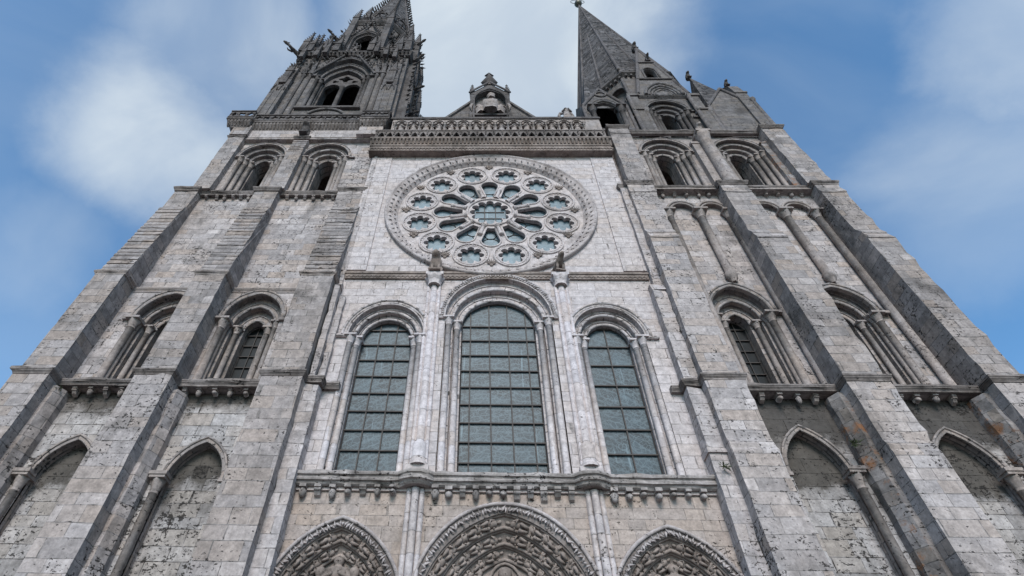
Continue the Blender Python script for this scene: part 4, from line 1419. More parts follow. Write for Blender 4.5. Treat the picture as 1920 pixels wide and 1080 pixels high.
# crocketed ogee canopy over the window
og = []
for k in range(13):
    s = k / 12
    og.append((-17.0 - 3.75 * (1 - s) ** (1.15) , 67.4 + 5.9 * math.sin(s * PI / 2) + (3.2 * s ** 4)))
for sx in (1, -1):
    pts = [(-17.0 + sx * (x + 17.0), DY - .35, z) for x, z in og]
    t.tube(pts, .16, 6)
    for q in range(1, 12):
        t.leaf((pts[q][0] - sx * .1, DY - .5, pts[q][2] + .1), (-sx * .6, -.4, .7), .6, .13)
t.leaf((-17.0, DY - .4, 77.0), (0, 0, 1), 1.6, .22)
for a in range(4):
    t.leaf((-17.0 + .3 * math.cos(a * PI / 2), DY - .4 + .3 * math.sin(a * PI / 2), 76.6), (math.cos(a * PI / 2), math.sin(a * PI / 2), .5), .7, .16)
obj('canopy', t, 'dark_carved', p)
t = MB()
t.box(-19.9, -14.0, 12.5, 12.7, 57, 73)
obj('shade_backing', t, 'shadow', cath)  # shade behind the bell window, painted as a near-black sheet
b = MB()
b.tube([(-17.0 + 2.2 * math.cos(q), DY - .12, 55.9 + 2.3 * math.sin(q)) for q in (PI - PI * k / 14 for k in range(15))], .18, 6)
b.plate(arch(-17, 2.0, 55.9, 2.1, 16), [], DY - .05, DY + .1)
obj('blind_arch', b, 'dark_arch', cath, 'low blind arch under the bell window')
# buttress shafts with pinnacles
def put_pinn(parent, x, y, z, w, hs, hp, n=4, mat='dark_carved'):
    key = (w, hs, hp, n)
    if key not in pin_cache:
        pin_cache[key] = obj('pinnacle', pinnacle_mb(w, hs, hp, n), mat, parent)
        pin_cache[key].location = (x, y, z)
        return pin_cache[key]
    o = inst(pin_cache[key], (x, y, z), parent)
    return o
pin_cache = {}
for x0, x1, top in ((-24.1, -22.5, 70.0), (-12.0, -10.2, 70.5)):
    b = MB()
    b.box(x0, x1, DY - .55, DY + .4, 51.6, 63.5)
    b.prismx([(DY + .4, 63.5), (DY - .55, 63.5), (DY - .4, 64.2), (DY - .4, top), (DY + .4, top + .9)], x0 + .15, x1 - .15)
    for dx in (-.4, .4):
        cx = (x0 + x1) / 2 + dx
        b.tube([(cx - .3, DY - .62, 62.2), (cx - .22, DY - .64, 63.0), (cx, DY - .66, 63.6), (cx + .22, DY - .64, 63.0), (cx + .3, DY - .62, 62.2)], .07, 5)
        b.box(cx - .05, cx + .05, DY - .62, DY - .5, 52, 62.3)
    bt = obj('tower_buttress', b, 'dark', cath, 'panelled corner buttress of the bell stage')
    put_pinn(bt, (x0 + x1) / 2, DY - .3, 64.2, .8, 3.6, 4.0, 5)
    put_pinn(bt, (x0 + x1) / 2 - .6, DY - .35, 63.6, .42, 2.0, 2.6, 4)
    put_pinn(bt, (x0 + x1) / 2 + .6, DY - .35, 63.6, .42, 2.0, 2.6, 4)
for x in (-21.7, -20.9, -13.1, -12.35):
    b = MB()
    b.lathe(x, DY - .08, [(.2, 51.8), (.16, 52.6), (.16, 67.0), (.26, 67.4, .1), (.3, 67.7, .1)], 10)
    b.box(x - .32, x + .32, DY - .4, DY + .1, 67.7, 68.0)
    obj('shaft', b, 'dark_carved', cath)
    put_pinn(cath, x, DY - .15, 68.0, .42, 2.0, 2.6, 4)
# foliage bands, cornice and crown of pinnacles
b = MB()
for z, nn, ln in ((69.3, 26, .5), (72.2, 22, .6), (74.4, 30, .6)):
    for k in range(nn):
        x = -23.4 + 13.3 * (k + .5) / nn
        if abs(x + 17.0) < 3.7 and z < 73: continue
        b.leaf((x, DY - .15, z + rnd.uniform(-.25, .25)), (rnd.uniform(-.6, .6), -.5, 1), ln, .14)
for x0 in (-22.4, -13.8):
    for k in range(3):
        cx = x0 + .7 + k * 1.0
        b.tube([(cx + .36 * math.cos(q), DY - .1, 73.4 + .5 * math.sin(q)) for q in (2 * PI * j / 12 for j in range(12))], .07, 5, closed=True)
obj('carved_band', b, 'dark_carved', cath, 'band of carved foliage round the bell stage')
b = MB()
cpath = [(-23.9, 15), (-23.9, DY - .35), (-9.7, DY - .35), (-9.7, 15)]
b.sweep(cpath, strprof(74.3, .30, .8))
for k in range(28):
    x = -23.7 + k * .51
    b.leaf((x, DY - .62, 73.8), (0, -.6, -.8), .5, .16)
obj('upper_cornice', b, 'dark_carved', cath, 'carved cornice at the top of the bell stage')
ub = MB()
ub.add(pierced(-23.9, -19.2, 74.5, 75.7, DY - .5, 6)); ubo = obj('balustrade', ub, 'dark_carved', cath, 'pierced upper balustrade above the bell stage')
obj('corner_railing', pierced(-14.8, -9.7, 74.5, 75.7, DY - .5, 6), 'dark_carved', ubo)
for x in (-23.5, -22.6, -19.2, -14.8, -11.2, -10.1):
    put_pinn(ubo, x, DY - .45, 74.2, .75, 3.4 if x in (-23.5, -10.1) else 2.4, 4.2, 5)
for x, z in ((-22.9, 71.5), (-21.2, 72.0), (-20.2, 73.0), (-13.9, 73.2), (-12.6, 72.2), (-11.4, 71.3)):
    put_pinn(ubo, x, DY - .75, z, .5, 1.8, 3.0, 5)
b = MB()
q_ = random.Random(21)
for k in range(210):
    x = q_.uniform(-23.8, -9.9)
    z = q_.uniform(68.0, 74.5)
    if abs(x + 17.0) < 3.9 and z < 73.3 - abs(x + 17) * .9: continue
    b.leaf((x, DY - q_.uniform(.1, .55), z), (q_.uniform(-.7, .7), q_.uniform(-.9, -.2), q_.uniform(.2, 1.2)), q_.uniform(.45, 1.0), q_.uniform(.10, .2))
for k in range(90):
    sx = q_.choice((-1, 1))
    b.leaf((-16.9 + sx * (6.9 + q_.uniform(0, .35)), q_.uniform(1, 14), q_.uniform(66, 75.5)), (sx, q_.uniform(-.6, .6), q_.uniform(-.1, .9)), q_.uniform(.7, 1.5), q_.uniform(.12, .22))
obj('crocket_carving', b, 'dark_carved', ubo)['kind'] = 'stuff'
for x, y, z, w_, h1, h2 in ((-22.9, 1.9, 75.5, .8, 4.2, 4.6), (-21.9, 2.4, 75.5, .7, 5.2, 4.6), (-20.4, 2.6, 75, .7, 3.2, 4.2), (-19.2, 1.9, 75, .6, 2.2, 3.8), (-14.6, 1.9, 75, .6, 2.2, 3.8), (-13.2, 2.6, 75, .7, 3.4, 4.2), (-12.0, 2.0, 75, .8, 4.4, 4.6), (-10.6, 1.6, 75, .75, 4.4, 4.6), (-9.6, 5.0, 73, .7, 4.4, 4.6), (-9.5, 9.0, 73, .7, 4.4, 4.6), (-9.6, 13.0, 73, .7, 4.4, 4.6)):
    put_pinn(ubo, x, y, z, w_, h1, h2, 6)
# corner turrets with flying pinnacles
for x, y in ((-22.3, 3.0), (-11.5, 3.0), (-11.2, 14.0), (-22.3, 14.0)):
    b = MB()
    b.prismz([(x + 1.15 * math.cos(q), y + 1.15 * math.sin(q)) for q in (PI / 8 + k * PI / 4 for k in range(8))], 73.9, 80.3)
    for k in range(8):
        q = PI / 8 + k * PI / 4
        b.tube([(x + 1.2 * math.cos(q), y + 1.2 * math.sin(q), 74.2), (x + 1.2 * math.cos(q), y + 1.2 * math.sin(q), 81.4)], .16, 5)
        b.leaf((x + 1.2 * math.cos(q), y + 1.2 * math.sin(q), 81.6), (math.cos(q) * .3, math.sin(q) * .3, 1), 1.0, .16)
    ct = obj('corner_turret', b, 'dark_carved', cath, 'small openwork corner turret with pinnacles')
    put_pinn(ct, x, y, 79.5, 1.3, 2.4, 5.6, 6)
    dx, dy = NX - x, NYC - y
    L = math.hypot(dx, dy)
    f = MB()
    f.tube([(x + dx * s * .45, y + dy * s * .45, 79.0 + 4.0 * math.sin(s * PI / 2)) for s in (k / 8 for k in range(9))], .22, 6)
    obj('flying_arch', f, 'dark_carved', ct)
def octring(cx, cy, R, ph=PI / 8):
    return [(cx + R * math.cos(ph + k * PI / 4), cy + R * math.sin(ph + k * PI / 4)) for k in range(8)]
def facet_plate(cx, cy, R, k, z0, z1, holes, t=.4, inset=0.0):
    # plate on facet k of an octagon; plate coordinates: s along the facet (centred), z
    a = k * PI / 4 - PI / 2
    ap = R * math.cos(PI / 8) - inset
    hw = R * math.sin(PI / 8)
    b = MB()
    b.plate(rect(-hw, hw, z0, z1), holes, 0, t)
    ca, sa = math.cos(a), math.sin(a)
    ex = Vector((-sa, ca, 0)); ez = Vector((ca, sa, 0))
    b.v = [tuple(Vector((cx, cy, 0)) + ex * v[0] + ez * (ap - v[1]) + Vector((0, 0, v[2]))) for v in b.v]
    return b
def facet_map(b, cx, cy, R, k):
    a = k * PI / 4 - PI / 2
    ap = R * math.cos(PI / 8)
    ca, sa = math.cos(a), math.sin(a)
    ex = Vector((-sa, ca, 0)); ez = Vector((ca, sa, 0))
    b.v = [tuple(Vector((cx, cy, 0)) + ex * v[0] + ez * (ap - v[1]) + Vector((0, 0, v[2]))) for v in b.v]
    return b
RO = 6.6
b = MB()
for k in range(8):
    b.add(facet_plate(NX, NYC, RO, k, 73.9, 90, [outline(0, 76.2, 1.75, 83.2, 2.9, 16)] if k in (0, 1, 2, 6, 7) else [], .9))
b.prismz(octring(NX, NYC, RO - .1), 89.8, 90.3)
b.prismz(octring(NX, NYC, RO * .62), 74, 89.9)
oc = obj('octagon', b, 'dark', cath, 'octagonal lantern of the left tower')
for k in (0, 1, 2, 6, 7):
    f = MB()
    for ww, rr, yy in ((1.9, .15, -.1), (1.55, .10, .15), (2.2, .12, -.15)):
        f.tube([(x, yy, z) for x, z in outline(0, 76.2, ww, 83.2, ww * 1.7, 18)], rr, 5)
    og = [(-2.5 * (1 - s) ** 1.2, 83.6 + 4.4 * math.sin(s * PI / 2) + 3.4 * s ** 4) for s in (j / 10 for j in range(11))]
    for sx in (1, -1):
        P = [(sx * x, -.35, z) for x, z in og]
        f.tube(P, .14, 5)
        for q in range(1, 10): f.leaf((P[q][0], -.5, P[q][2]), (-sx * .6, -.4, .7), .6, .14)
    f.leaf((0, -.4, 91.8), (0, 0, 1), 1.5, .2)
    facet_map(f, NX, NYC, RO, k)
    obj('gablet', f, 'dark_carved', oc)
for q in range(8):
    a = PI / 8 + q * PI / 4
    x, y = NX + (RO + .25) * math.cos(a), NYC + (RO + .25) * math.sin(a)
    f = MB()
    f.box(x - .45, x + .45, y - .45, y + .45, 73.9, 88.5)
    bt = obj('angle_shaft', f, 'dark_carved', oc)
    put_pinn(oc, x, y, 88.3, .9, 3.4, 5.0, 6)
b = MB()
b.sweep(octring(NX, NYC, RO + .1), strprof(90.7, .45, .9), closed=True)
obj('octagon_cornice', b, 'dark_carved', oc)
b = MB()
q_ = random.Random(33)
for k in range(230):
    a_ = q_.uniform(0, 2 * PI); z_ = q_.choice((q_.uniform(75, 79), q_.uniform(84, 94), q_.uniform(86, 92)))
    R__ = 6.35 + q_.uniform(0, .75)
    b.leaf((NX + R__ * math.cos(a_), NYC + R__ * math.sin(a_), z_), (math.cos(a_), math.sin(a_), q_.uniform(-.2, 1.3)), q_.uniform(.6, 1.4), q_.uniform(.12, .24))
obj('crocket_carving', b, 'dark_carved', oc)['kind'] = 'stuff'
b = MB()
for k in range(8):
    pb = pierced(-2.5, 2.5, 90.9, 92.0, -.1, 5, .32)
    b.add(facet_map(pb, NX, NYC, RO + .2, k))
obj('octagon_railing', b, 'dark_carved', oc)
# little lantern and crocketed spire
SX, SY = -17.1, 8.4
b = MB()
b.prismz(octring(SX, SY, 4.9), 90.2, 98.2)
for k in range(8):
    q = PI / 8 + k * PI / 4
    x, y = SX + 5.0 * math.cos(q), SY + 5.0 * math.sin(q)
    b.box(x - .32, x + .32, y - .32, y + .32, 90.2, 98)
lan = obj('lantern', b, 'dark_carved', cath, 'small lantern below the crocketed spire of the left tower')
for k in range(8):
    q = PI / 8 + k * PI / 4
    put_pinn(lan, SX + 5.15 * math.cos(q), SY + 5.15 * math.sin(q), 97.4, .75, 2.4, 4.2, 6)
    put_pinn(lan, SX + 5.9 * math.cos(q), SY + 5.9 * math.sin(q), 91.5, .62, 2.4, 3.6, 5)
    f = MB()
    for ww, rr in ((1.5, .15), (1.15, .11)):
        f.tube([(x, -.1, z) for x, z in outline(0, 91, ww, 94.5, ww * 1.5, 14)], rr, 5)
    f.tube([(1.4 * math.cos(t), -.2, 99.4 + 1.7 * math.sin(t)) for t in (2 * PI * j / 18 for j in range(18))], .17, 5, closed=True)
    f.tube([(-1.8, -.2, 96), (0, -.3, 102.6), (1.8, -.2, 96)], .16, 5)
    for j in range(6):
        for sx in (-1, 1): f.leaf((sx * 1.8 * (1 - j / 6), -.35, 96 + 6.6 * j / 6), (sx, -.3, .6), .7, .15)
    facet_map(f, SX, SY, 4.9, k)
    obj('gablet', f, 'dark_carved', lan)
b = MB()
ap = Vector((SX, SY, 134.0))
ring = octring(SX, SY, 5.0)
for k in range(8):
    a, c = ring[k], ring[(k + 1) % 8]
    b.poly([(a[0], a[1], 97.6), (c[0], c[1], 97.6), tuple(ap)])
sp = obj('spire', b, 'scale', cath, 'slender crocketed stone spire of the left tower')
for k in range(8):
    r_ = MB()
    p0 = Vector((ring[k][0], ring[k][1], 97.6))
    r_.tube([tuple(p0), tuple(ap)], [.24, .08], 6)
    d = Vector((ring[k][0] - SX, ring[k][1] - SY, 0)).normalized()
    for j in range(20):
        pt = p0.lerp(ap, (j + .5) / 21)
        r_.tube([tuple(pt), tuple(pt + d * .6 + Vector((0, 0, .05))), tuple(pt + d * .95 + Vector((0, 0, .22)))], [.18, .14, .15], 5)
    obj('crocketed_rib', r_, 'dark_carved', sp)
# gargoyles
gm = None
for (x, y, z, rz, L) in ((-23.9, DY - .3, 73.9, -.85, 2.7), (-9.8, 2.5, 74.0, .95, 2.6), (-9.8, 14.6, 74.0, 1.4, 2.6), (NX - 5.6, NYC - 3.6, 90.2, -.7, 2.7), (NX + 5.9, NYC - 2.6, 90.2, 1.0, 2.6), (-9.6, 4.2, 70.0, 1.3, 2.2), (-9.6, 9.0, 66.0, 1.4, 2.2), (-9.9, 5.5, 66.0, 1.4, 2.0), (-9.9, 11.5, 70.5, 1.5, 2.2), (-9.9, 8.0, 60.0, 1.4, 1.8)):
    if gm is None:
        gm = obj('gargoyle', gargoyle_mb(1.0), 'dark_carved', cath); o = gm
    else:
        o = inst(gm, (0, 0, 0), cath)
    o.location = (x, y, z); o.scale = (L * .8, L * .8, L * .8); o.rotation_euler = (R_(-12), 0, rz)
# flank of the bell stage: buttresses bristling with pinnacles
for y, lo in ((2.4, 0), (6.0, 1), (10.6, 1), (14.4, 0)):
    b = MB()
    b.box(-10.1, -8.9, y - .5, y + .5, 51.6, 62)
    b.box(-10.1, -9.2, y - .4, y + .4, 62, 70.5)
    b.box(-10.1, -9.4, y - .35, y + .35, 70.5, 73.8)
    for j in range(16):
        zz = 53 + j * 1.35
        b.leaf((-8.85 if zz < 62 else -9.15, y - .45, zz), (1, -.3, .7), .8, .16)
    bt = obj('tower_buttress', b, 'dark_carved', cath)
    for zz, xx, ww in ((62, -9.05, .62), (70.3, -9.3, .62), (55, -8.8, .42), (66, -9.1, .42)):
        put_pinn(bt, xx, y, zz, ww, 3.4 if ww > .5 else 2.0, 3.6 if ww > .5 else 2.6, 5 if ww > .5 else 4)
for y in (4.2, 8.3, 12.5):
    for r, z in ((1.2, 66), (1.5, 60)):
        b = MB()
        b.tube([(-9.75, y + r * math.cos(t), z + 1.6 * r * math.sin(t)) for t in (PI - PI * j / 12 for j in range(13))], .16, 5)
        for j in range(6):
            t = PI - PI * (j + .5) / 6
            b.leaf((-9.6, y + (r + .2) * math.cos(t), z + 1.6 * (r + .2) * math.sin(t)), (.6, math.cos(t), math.sin(t)), .55, .13)
        obj('flank_arch', b, 'dark_carved', cath)

# ================================================================== south tower (right), lower stages
SYW = .30
b = MB()
SA = [(14.92, 1.36, 16.0, 2.35), (22.05, 1.36, 16.0, 2.3)]
b.plate(rect(9.9, 27.0, -.4, 20.3), [outline(c, -.1, w, zs, r, 20) for c, w, zs, r in SA], SYW, SYW + .1)
b.box(26.4, 26.6, SYW + .1, 16, -.4, 50); b.box(10.2, 10.4, SYW + .1, 16, -.4, 50.2); b.box(10.2, 26.6, 15.8, 16, -.4, 50)
obj('tower_wall', b, 'panel_south', cath, 'lower wall of the right tower blackened under its string course')
blind_arch(*SA[0], 'recess', [(16.40, 1)], 'soot-filled blind pointed arch with a column on its right', SYW)
blind_arch(*SA[1], 'recess', [(23.50, 1)], 'soot-filled blind pointed arch on the far right', SYW)
b = MB()
SP = .62
opS = [(15.15, 1.72, 27.1, 2.15), (21.55, 1.72, 27.1, 2.15)]
b.plate(rect(10.0, 26.6, 20.66, 40.2), [outline(c, 20.7, w, zs, r * 1.02, 24) for c, w, zs, r in opS], SP, SP + .2)
b.box(10.4, 26.4, SP + .2, 15.8, 20.3, 20.64); b.box(10.4, 26.4, SP + .2, 15.8, 39.9, 40.3)
obj('tower_wall', b, 'grey_pale', cath, 'middle wall of the right tower behind tall shafts')
b = MB()
for xa, xb, cs in ((12.0, 18.3, (14.45, 16.75)), (19.5, 25.2, (20.75, 23.1))):
    b.plate(poly_notch(xa, xb, 37.85, 40.1, [(c, 1.0, 1.1) for c in cs]), [], SYW, SP + .1)
tw = obj('twin_arch', b, 'grey_pale', cath, 'pairs of small round arches high on the right tower')
h = MB()
for c in (14.45, 16.75, 20.75, 23.1):
    for ww, rr in ((1.16, .11), (.92, .09)):
        h.tube([(x, SYW - .03, z) for x, z in arch(c, ww, 37.85, ww * 1.12, 16)], rr, 6)
obj('hood_mould', h, 'grey_carved', tw)
for x, zb, r in ((13.28, 20.7, .24), (15.6, 30.35, .27), (17.72, 20.7, .24), (19.7, 20.7, .2), (21.95, 30.3, .27), (24.25, 20.7, .24)):
    c = MB()
    if zb > 25:
        c.lathe(x, SYW + .08, [(.12, zb - .55), (.34, zb - .2, .1), (.40, zb), (.34, zb + .12), (.38, zb + .3)], 12)
        column(c, x, SYW + .08, zb + .2, 37.85, r, 12, cap=.62, base=False)
    else:
        column(c, x, SYW + .08, zb, 37.85, r, 12, cap=.62)
    obj('tall_shaft', c, 'grey_carved', tw)
for (c, w, zs, r), lab in zip(opS, ('round-arched tower window with shafts, nearest the tall windows on the right tower', 'tower window half hidden by a buttress on the far right')):
    p = opening('tower_window', c, 20.7, SP, [(w, zs, r * 1.02, 1.0), (1.25, 26.95, 1.55, 1.4), (.66, 26.8, .9, 1.6)], 2.4, 'grey_arch', colr=.16, hood=.36, hoody=.3, roll=.1, label=lab, colmat='grey_carved')
    glazing(p, c, 20.7, .66, 26.8, .9, 2.1, [c], [21.6 + .9 * k for k in range(7)], 'dark_glass', r=.02)
    k = MB(); column(k, c + 1.66, SP - .04, 20.66, 27.0, .21, 12); obj('colonnette', k, 'grey_carved', p)
SB = [(10.42, 12.45, 'inner buttress of the right tower'), (17.55, 19.7, 'middle buttress of the right tower'), (24.8, 26.65, 'right corner buttress of the right tower')]
for i, (x0, x1, lab) in enumerate(SB):
    bt = buttress(x0, x1, [(-1.36, -.4), (-1.36, 16.2), (-1.30, 16.35), (-1.32, 16.55), (-1.22, 16.9), (-1.22, 20.3)], 'grey_pale' if i < 2 else 'grey_low', lab)
    u = MB()
    u.prismx([(1.0, 20.64), (-1.14, 20.64), (-1.12, 32.6), (-1.18, 32.62), (-1.18, 32.75), (-.98, 33.3), (-1.0, 33.32), (-1.0, 33.45), (-.78, 34.0), (-.72, 38.9), (-.77, 38.92), (-.77, 39.05), (-.68, 39.3), (-.66, 40.15), (1.0, 40.15)], x0 + .05, x1 - .05)
    worn_o = obj('upper_stage', u, 'grey_pale' if i == 0 else 'grey', bt, 'upper part of the ' + lab)
    worn(worn_o)
s1 = string_course([(9.0, -.2), (9.55, -.2), (9.55, -.75), (10.42, -.75), (10.42, -1.24), (12.45, -1.24), (12.45, -.38), (17.55, -.38), (17.55, -1.24), (19.7, -1.24), (19.7, -.38), (24.8, -.38), (24.8, -1.24), (26.65, -1.24), (26.65, 2)],
                   20.66, .16, .34, 'cornice', 'string course on corbels across the right tower')
corbels(s1, [13.6, 14.5, 15.45, 16.35], .08, 20.34, 'grey_carved', .85)
corbels(s1, [20.65, 21.5, 22.45, 23.35], .08, 20.34, 'grey_carved', .85)
b = MB()
b.box(12.45, 17.55, -.38, .7, 20.34, 20.56); b.box(19.7, 24.8, -.38, .7, 20.34, 20.56)
obj('ledge', b, 'grey_carved', s1)
b = MB()
b.box(9.6, 10.42, -.75, .2, -.4, 20.25); b.prismx([(.2, 16.4), (-.85, 16.4), (-.85, 16.5), (-.74, 16.75), (.2, 16.75)], 9.52, 10.42)
b.box(9.65, 10.45, -.65, .2, 20.66, 27.9); b.prismx([(.2, 27.9), (-.65, 27.9), (-.42, 28.6), (.2, 28.6)], 9.65, 10.45)
b.box(9.95, 10.5, -.42, .2, 28.6, 40.1)
worn(obj('pier', b, 'pier', cath, 'stepped pier between the tall windows and the right tower'))
b = MB()
for x in (17.55, 24.8):
    b.prismz([(x, .32), (x, -.55), (x - .28, -.6), (x - .62, -.12), (x - .62, .32)], -.3, 20.1)
worn(obj('pilaster', b, 'lichen', cath, 'rust-lichened pilaster strips beside the right tower buttresses'))
s2 = string_course([(9.95, .0), (9.95, -.35), (10.42, -.35), (10.42, -.68), (12.45, -.68), (12.45, -.2), (17.55, -.2), (17.55, -.68), (19.7, -.68), (19.7, -.2), (24.8, -.2), (24.8, -.68), (26.65, -.68), (26.65, 2)],
                   40.52, .16, .42, 'cornice', 'upper string course on corbels across the right tower')
corbels(s2, [13.33, 14.25, 15.17, 16.14, 16.9], .30, 40.12, 'grey_carved', .85)
corbels(s2, [20.44, 21.35, 22.26, 23.28, 24.1], .30, 40.12, 'grey_carved', .85)
b = MB(); b.box(12.3, 25.0, -.3, 1.0, 40.08, 40.3); obj('ledge', b, 'grey_carved', s2)
# belfry
b = MB()
opC = [(15.45, 2.1, 47.2, 2.2), (21.9, 2.1, 47.2, 2.2)]
b.plate(rect(10.3, 26.3, 40.5, 50.1), [outline(c, 40.55, w, zs, r, 24) for c, w, zs, r in opC], .40, .6)
b.box(10.4, 26.3, .6, 15.8, 49.8, 50.3)
obj('tower_wall', b, 'grey', cath, 'belfry wall of the right tower')
for (c, w, zs, r), lab in zip(opC, ('left belfry arch of the right tower with a dark opening', 'right belfry arch of the right tower with a dark opening')):
    opening('belfry_window', c, 40.55, .40, [(w, zs, r, .66), (1.7, 47.1, 1.8, .92), (1.28, 47.05, 1.4, 1.15), (.8, 47.0, .95, 1.28)], 2.6, 'grey_arch', colr=.18, hood=.28, roll=.11, label=lab, colmat='grey_carved')
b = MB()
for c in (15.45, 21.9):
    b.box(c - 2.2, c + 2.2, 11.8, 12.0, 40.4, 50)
obj('shade_backing', b, 'shadow', cath)  # added sheets, coloured almost black so both openings look unlit
bt = buttress(10.72, 12.5, [(-.58, 40.45), (-.55, 49.0), (-.60, 49.02), (-.60, 49.15), (-.55, 49.4), (-.55, 50.1)], 'grey', 'belfry inner buttress of the right tower')
bt = buttress(24.5, 26.45, [(-.62, 40.45), (-.58, 45.4), (-.52, 45.9), (-.50, 50.1)], 'grey', 'belfry corner buttress of the right tower')
b = MB(); b.prismz([(24.5, .42), (24.5, .0), (23.95, .0), (23.95, .42)], 40.5, 48.2); b.box(23.85, 24.5, -.08, .42, 48.2, 48.45)
worn(obj('pilaster', b, 'lichen', cath, 'rusty pilaster strip beside the belfry corner of the right tower'))
b = MB()
b.box(17.85, 18.75, -.05, .42, 40.5, 48.0); b.box(17.75, 18.85, -.12, .42, 48.0, 48.35)
b.lathe(19.0, -.22, [(.62, 40.5), (.62, 40.9), (.56, 41.2), (.52, 41.3), (.50, 48.2), (.58, 48.4), (.62, 48.9, .1), (.7, 49.2, .1)], 18)
b.box(18.35, 19.65, -.8, .42, 49.2, 49.5)
obj('shaft', b, 'grey_carved', cath, 'thick round shaft between the belfry arches of the right tower')
o = obj('stone_beast', beast_mb(1.0, True, seed=5), 'grey_carved'); o.location = (19.0, -.45, 49.55)
tag(o, 'small seated stone beast on the round shaft of the right tower belfry', 'carved beast')
string_course([(10.72, 1), (10.72, -.58), (12.5, -.58), (12.5, -.02), (24.5, -.02), (24.5, -.58), (26.45, -.58), (26.45, 4)], 50.42, .18, .36, 'cornice', 'string course at the top of the right tower belfry')

# ================================================================== south tower, upper stages
CX, CY = 18.4, 8.0
b = MB()
FZ = 50.3
fo = outline(18.0, 50.4, 2.0, 56.4, 2.3, 24)
b.plate(rect(14.3, 22.0, FZ, 59.6), [fo], .75, 1.1)
b.box(14.3, 14.5, 1.1, 14.5, FZ, 59.6); b.box(21.8, 22.0, 1.1, 14.5, FZ, 59.6)
b.box(14.3, 22.0, 1.1, 14.5, 59.3, 59.7)
b.box(14.0, 15.9, .55, .76, 54.85, 55.1)
b.box(20.1, 22.3, .55, .76, 54.85, 55.1)
b.box(11.0, 26.3, 1.0, 15.5, 50.2, 50.5)
us = obj('upper_tower_wall', b, 'dark', cath, 'upper stage of the right tower under the dormer')
p = opening('belfry_window', 18.0, 50.4, .75, [(2.0, 56.4, 2.3, 1.0), (1.6, 56.2, 1.85, 1.2), (1.2, 56.0, 1.4, 1.4), (.78, 55.8, .95, 1.5)], 3.2, 'dark_arch', colr=.2, hood=.3, roll=.12, label='dark arched opening below the dormer of the right tower', colmat='dark_carved')
b = MB(); b.box(15.5, 20.5, 12.6, 12.8, 50, 58); obj('shade_backing', b, 'shadow', cath)  # added near-black sheet paints the dark of this opening
for x in (15.0, 21.25):
    b = MB()
    b.box(x - .55, x + .55, .2, .8, FZ, 55.6); b.lathe(x - .55, .3, [(.2, FZ), (.2, 59.2)], 8); b.lathe(x + .55, .3, [(.2, FZ), (.2, 55.2), (.34, 55.8, .1)], 8)
    b.box(x - .7, x + .8, .05, .8, 55.6, 55.9); b.box(x - .45, x + .45, .35, .8, 55.9, 59.3); b.box(x - .65, x + .65, .2, .8, 59.3, 59.75)
    obj('pier', b, 'dark', us)
b = MB(); b.sweep([(14.4, .72), (21.9, .72)], strprof(59.95, .25, .4)); obj('string_course', b, 'dark_carved', us)
# octagon
RO2 = 7.0
b = MB()
for k in range(8):
    hs = []
    if k in (1, 7, 6, 2):
        hs = [outline(s, 61.0, .95, 64.6, 1.1, 14) for s in (-1.32, 1.32)]
    b.add(facet_plate(CX, CY, RO2, k, 58.4, 67.6, hs, .6))
b.prismz(octring(CX, CY, RO2 - .62), 58.5, 67.5)
oc = obj('octagon', b, 'dark', cath, 'octagonal stage of the right tower below its spire')
for k in (7, 1, 6, 2):
    f = MB()
    for s in (-1.32, 1.32):
        f.tube([(x, -.03, z) for x, z in outline(s, 61.0, 1.02, 64.6, 1.17, 14)], .12, 6)
    for s in (-2.5, 0, 2.5):
        f.tube([(s, -.15, 60.0), (s, -.15, 67.0)], .16, 8)
    facet_map(f, CX, CY, RO2, k)
    obj('blind_arcade', f, 'dark_carved', oc)
b = MB()
b.sweep(octring(CX, CY, RO2 + .02), strprof(68.2, .42, .55), closed=True)
for k in range(8):
    f = MB()
    for q in range(9):
        s = -2.4 + q * .6
        f.box(s - .12, s + .12, -.36, .05, 67.3, 67.7)
    b.add(facet_map(f, CX, CY, RO2, k))
obj('octagon_cornice', b, 'dark_carved', oc)
# spire
ap = Vector((CX, CY, 121.0))
ring = octring(CX, CY, 7.2)
b = MB()
for k in range(8):
    a, c = ring[k], ring[(k + 1) % 8]
    A, C = Vector((a[0], a[1], 68.2)), Vector((c[0], c[1], 68.2))
    n_ = 10
    for j in range(n_):
        t0, t1 = j / n_, (j + 1) / n_
        q = [A.lerp(ap, t0), C.lerp(ap, t0), C.lerp(ap, t1), A.lerp(ap, t1)]
        hw0, hw1 = (q[1] - q[0]).length / 2, (q[2] - q[3]).length / 2
        L = (ap - (A + C) / 2).length
        b.poly([tuple(x) for x in q], uv=[(-hw0, L * t0), (hw0, L * t0), (hw1, L * t1), (-hw1, L * t1)])
sp = obj('spire', b, 'scale', cath, 'plain eight-sided stone spire of the right tower')
for k in range(8):
    r_ = MB()
    p0 = Vector((ring[k][0], ring[k][1], 68.2))
    r_.tube([tuple(p0), tuple(ap)], [.22, .10], 6)
    p1 = Vector(((ring[k][0] + ring[(k + 1) % 8][0]) / 2, (ring[k][1] + ring[(k + 1) % 8][1]) / 2, 68.2))
    r_.tube([tuple(p1), tuple(p1.lerp(ap, .55))], [.2, .08], 6)
    obj('rib', r_, 'dark_carved', sp)
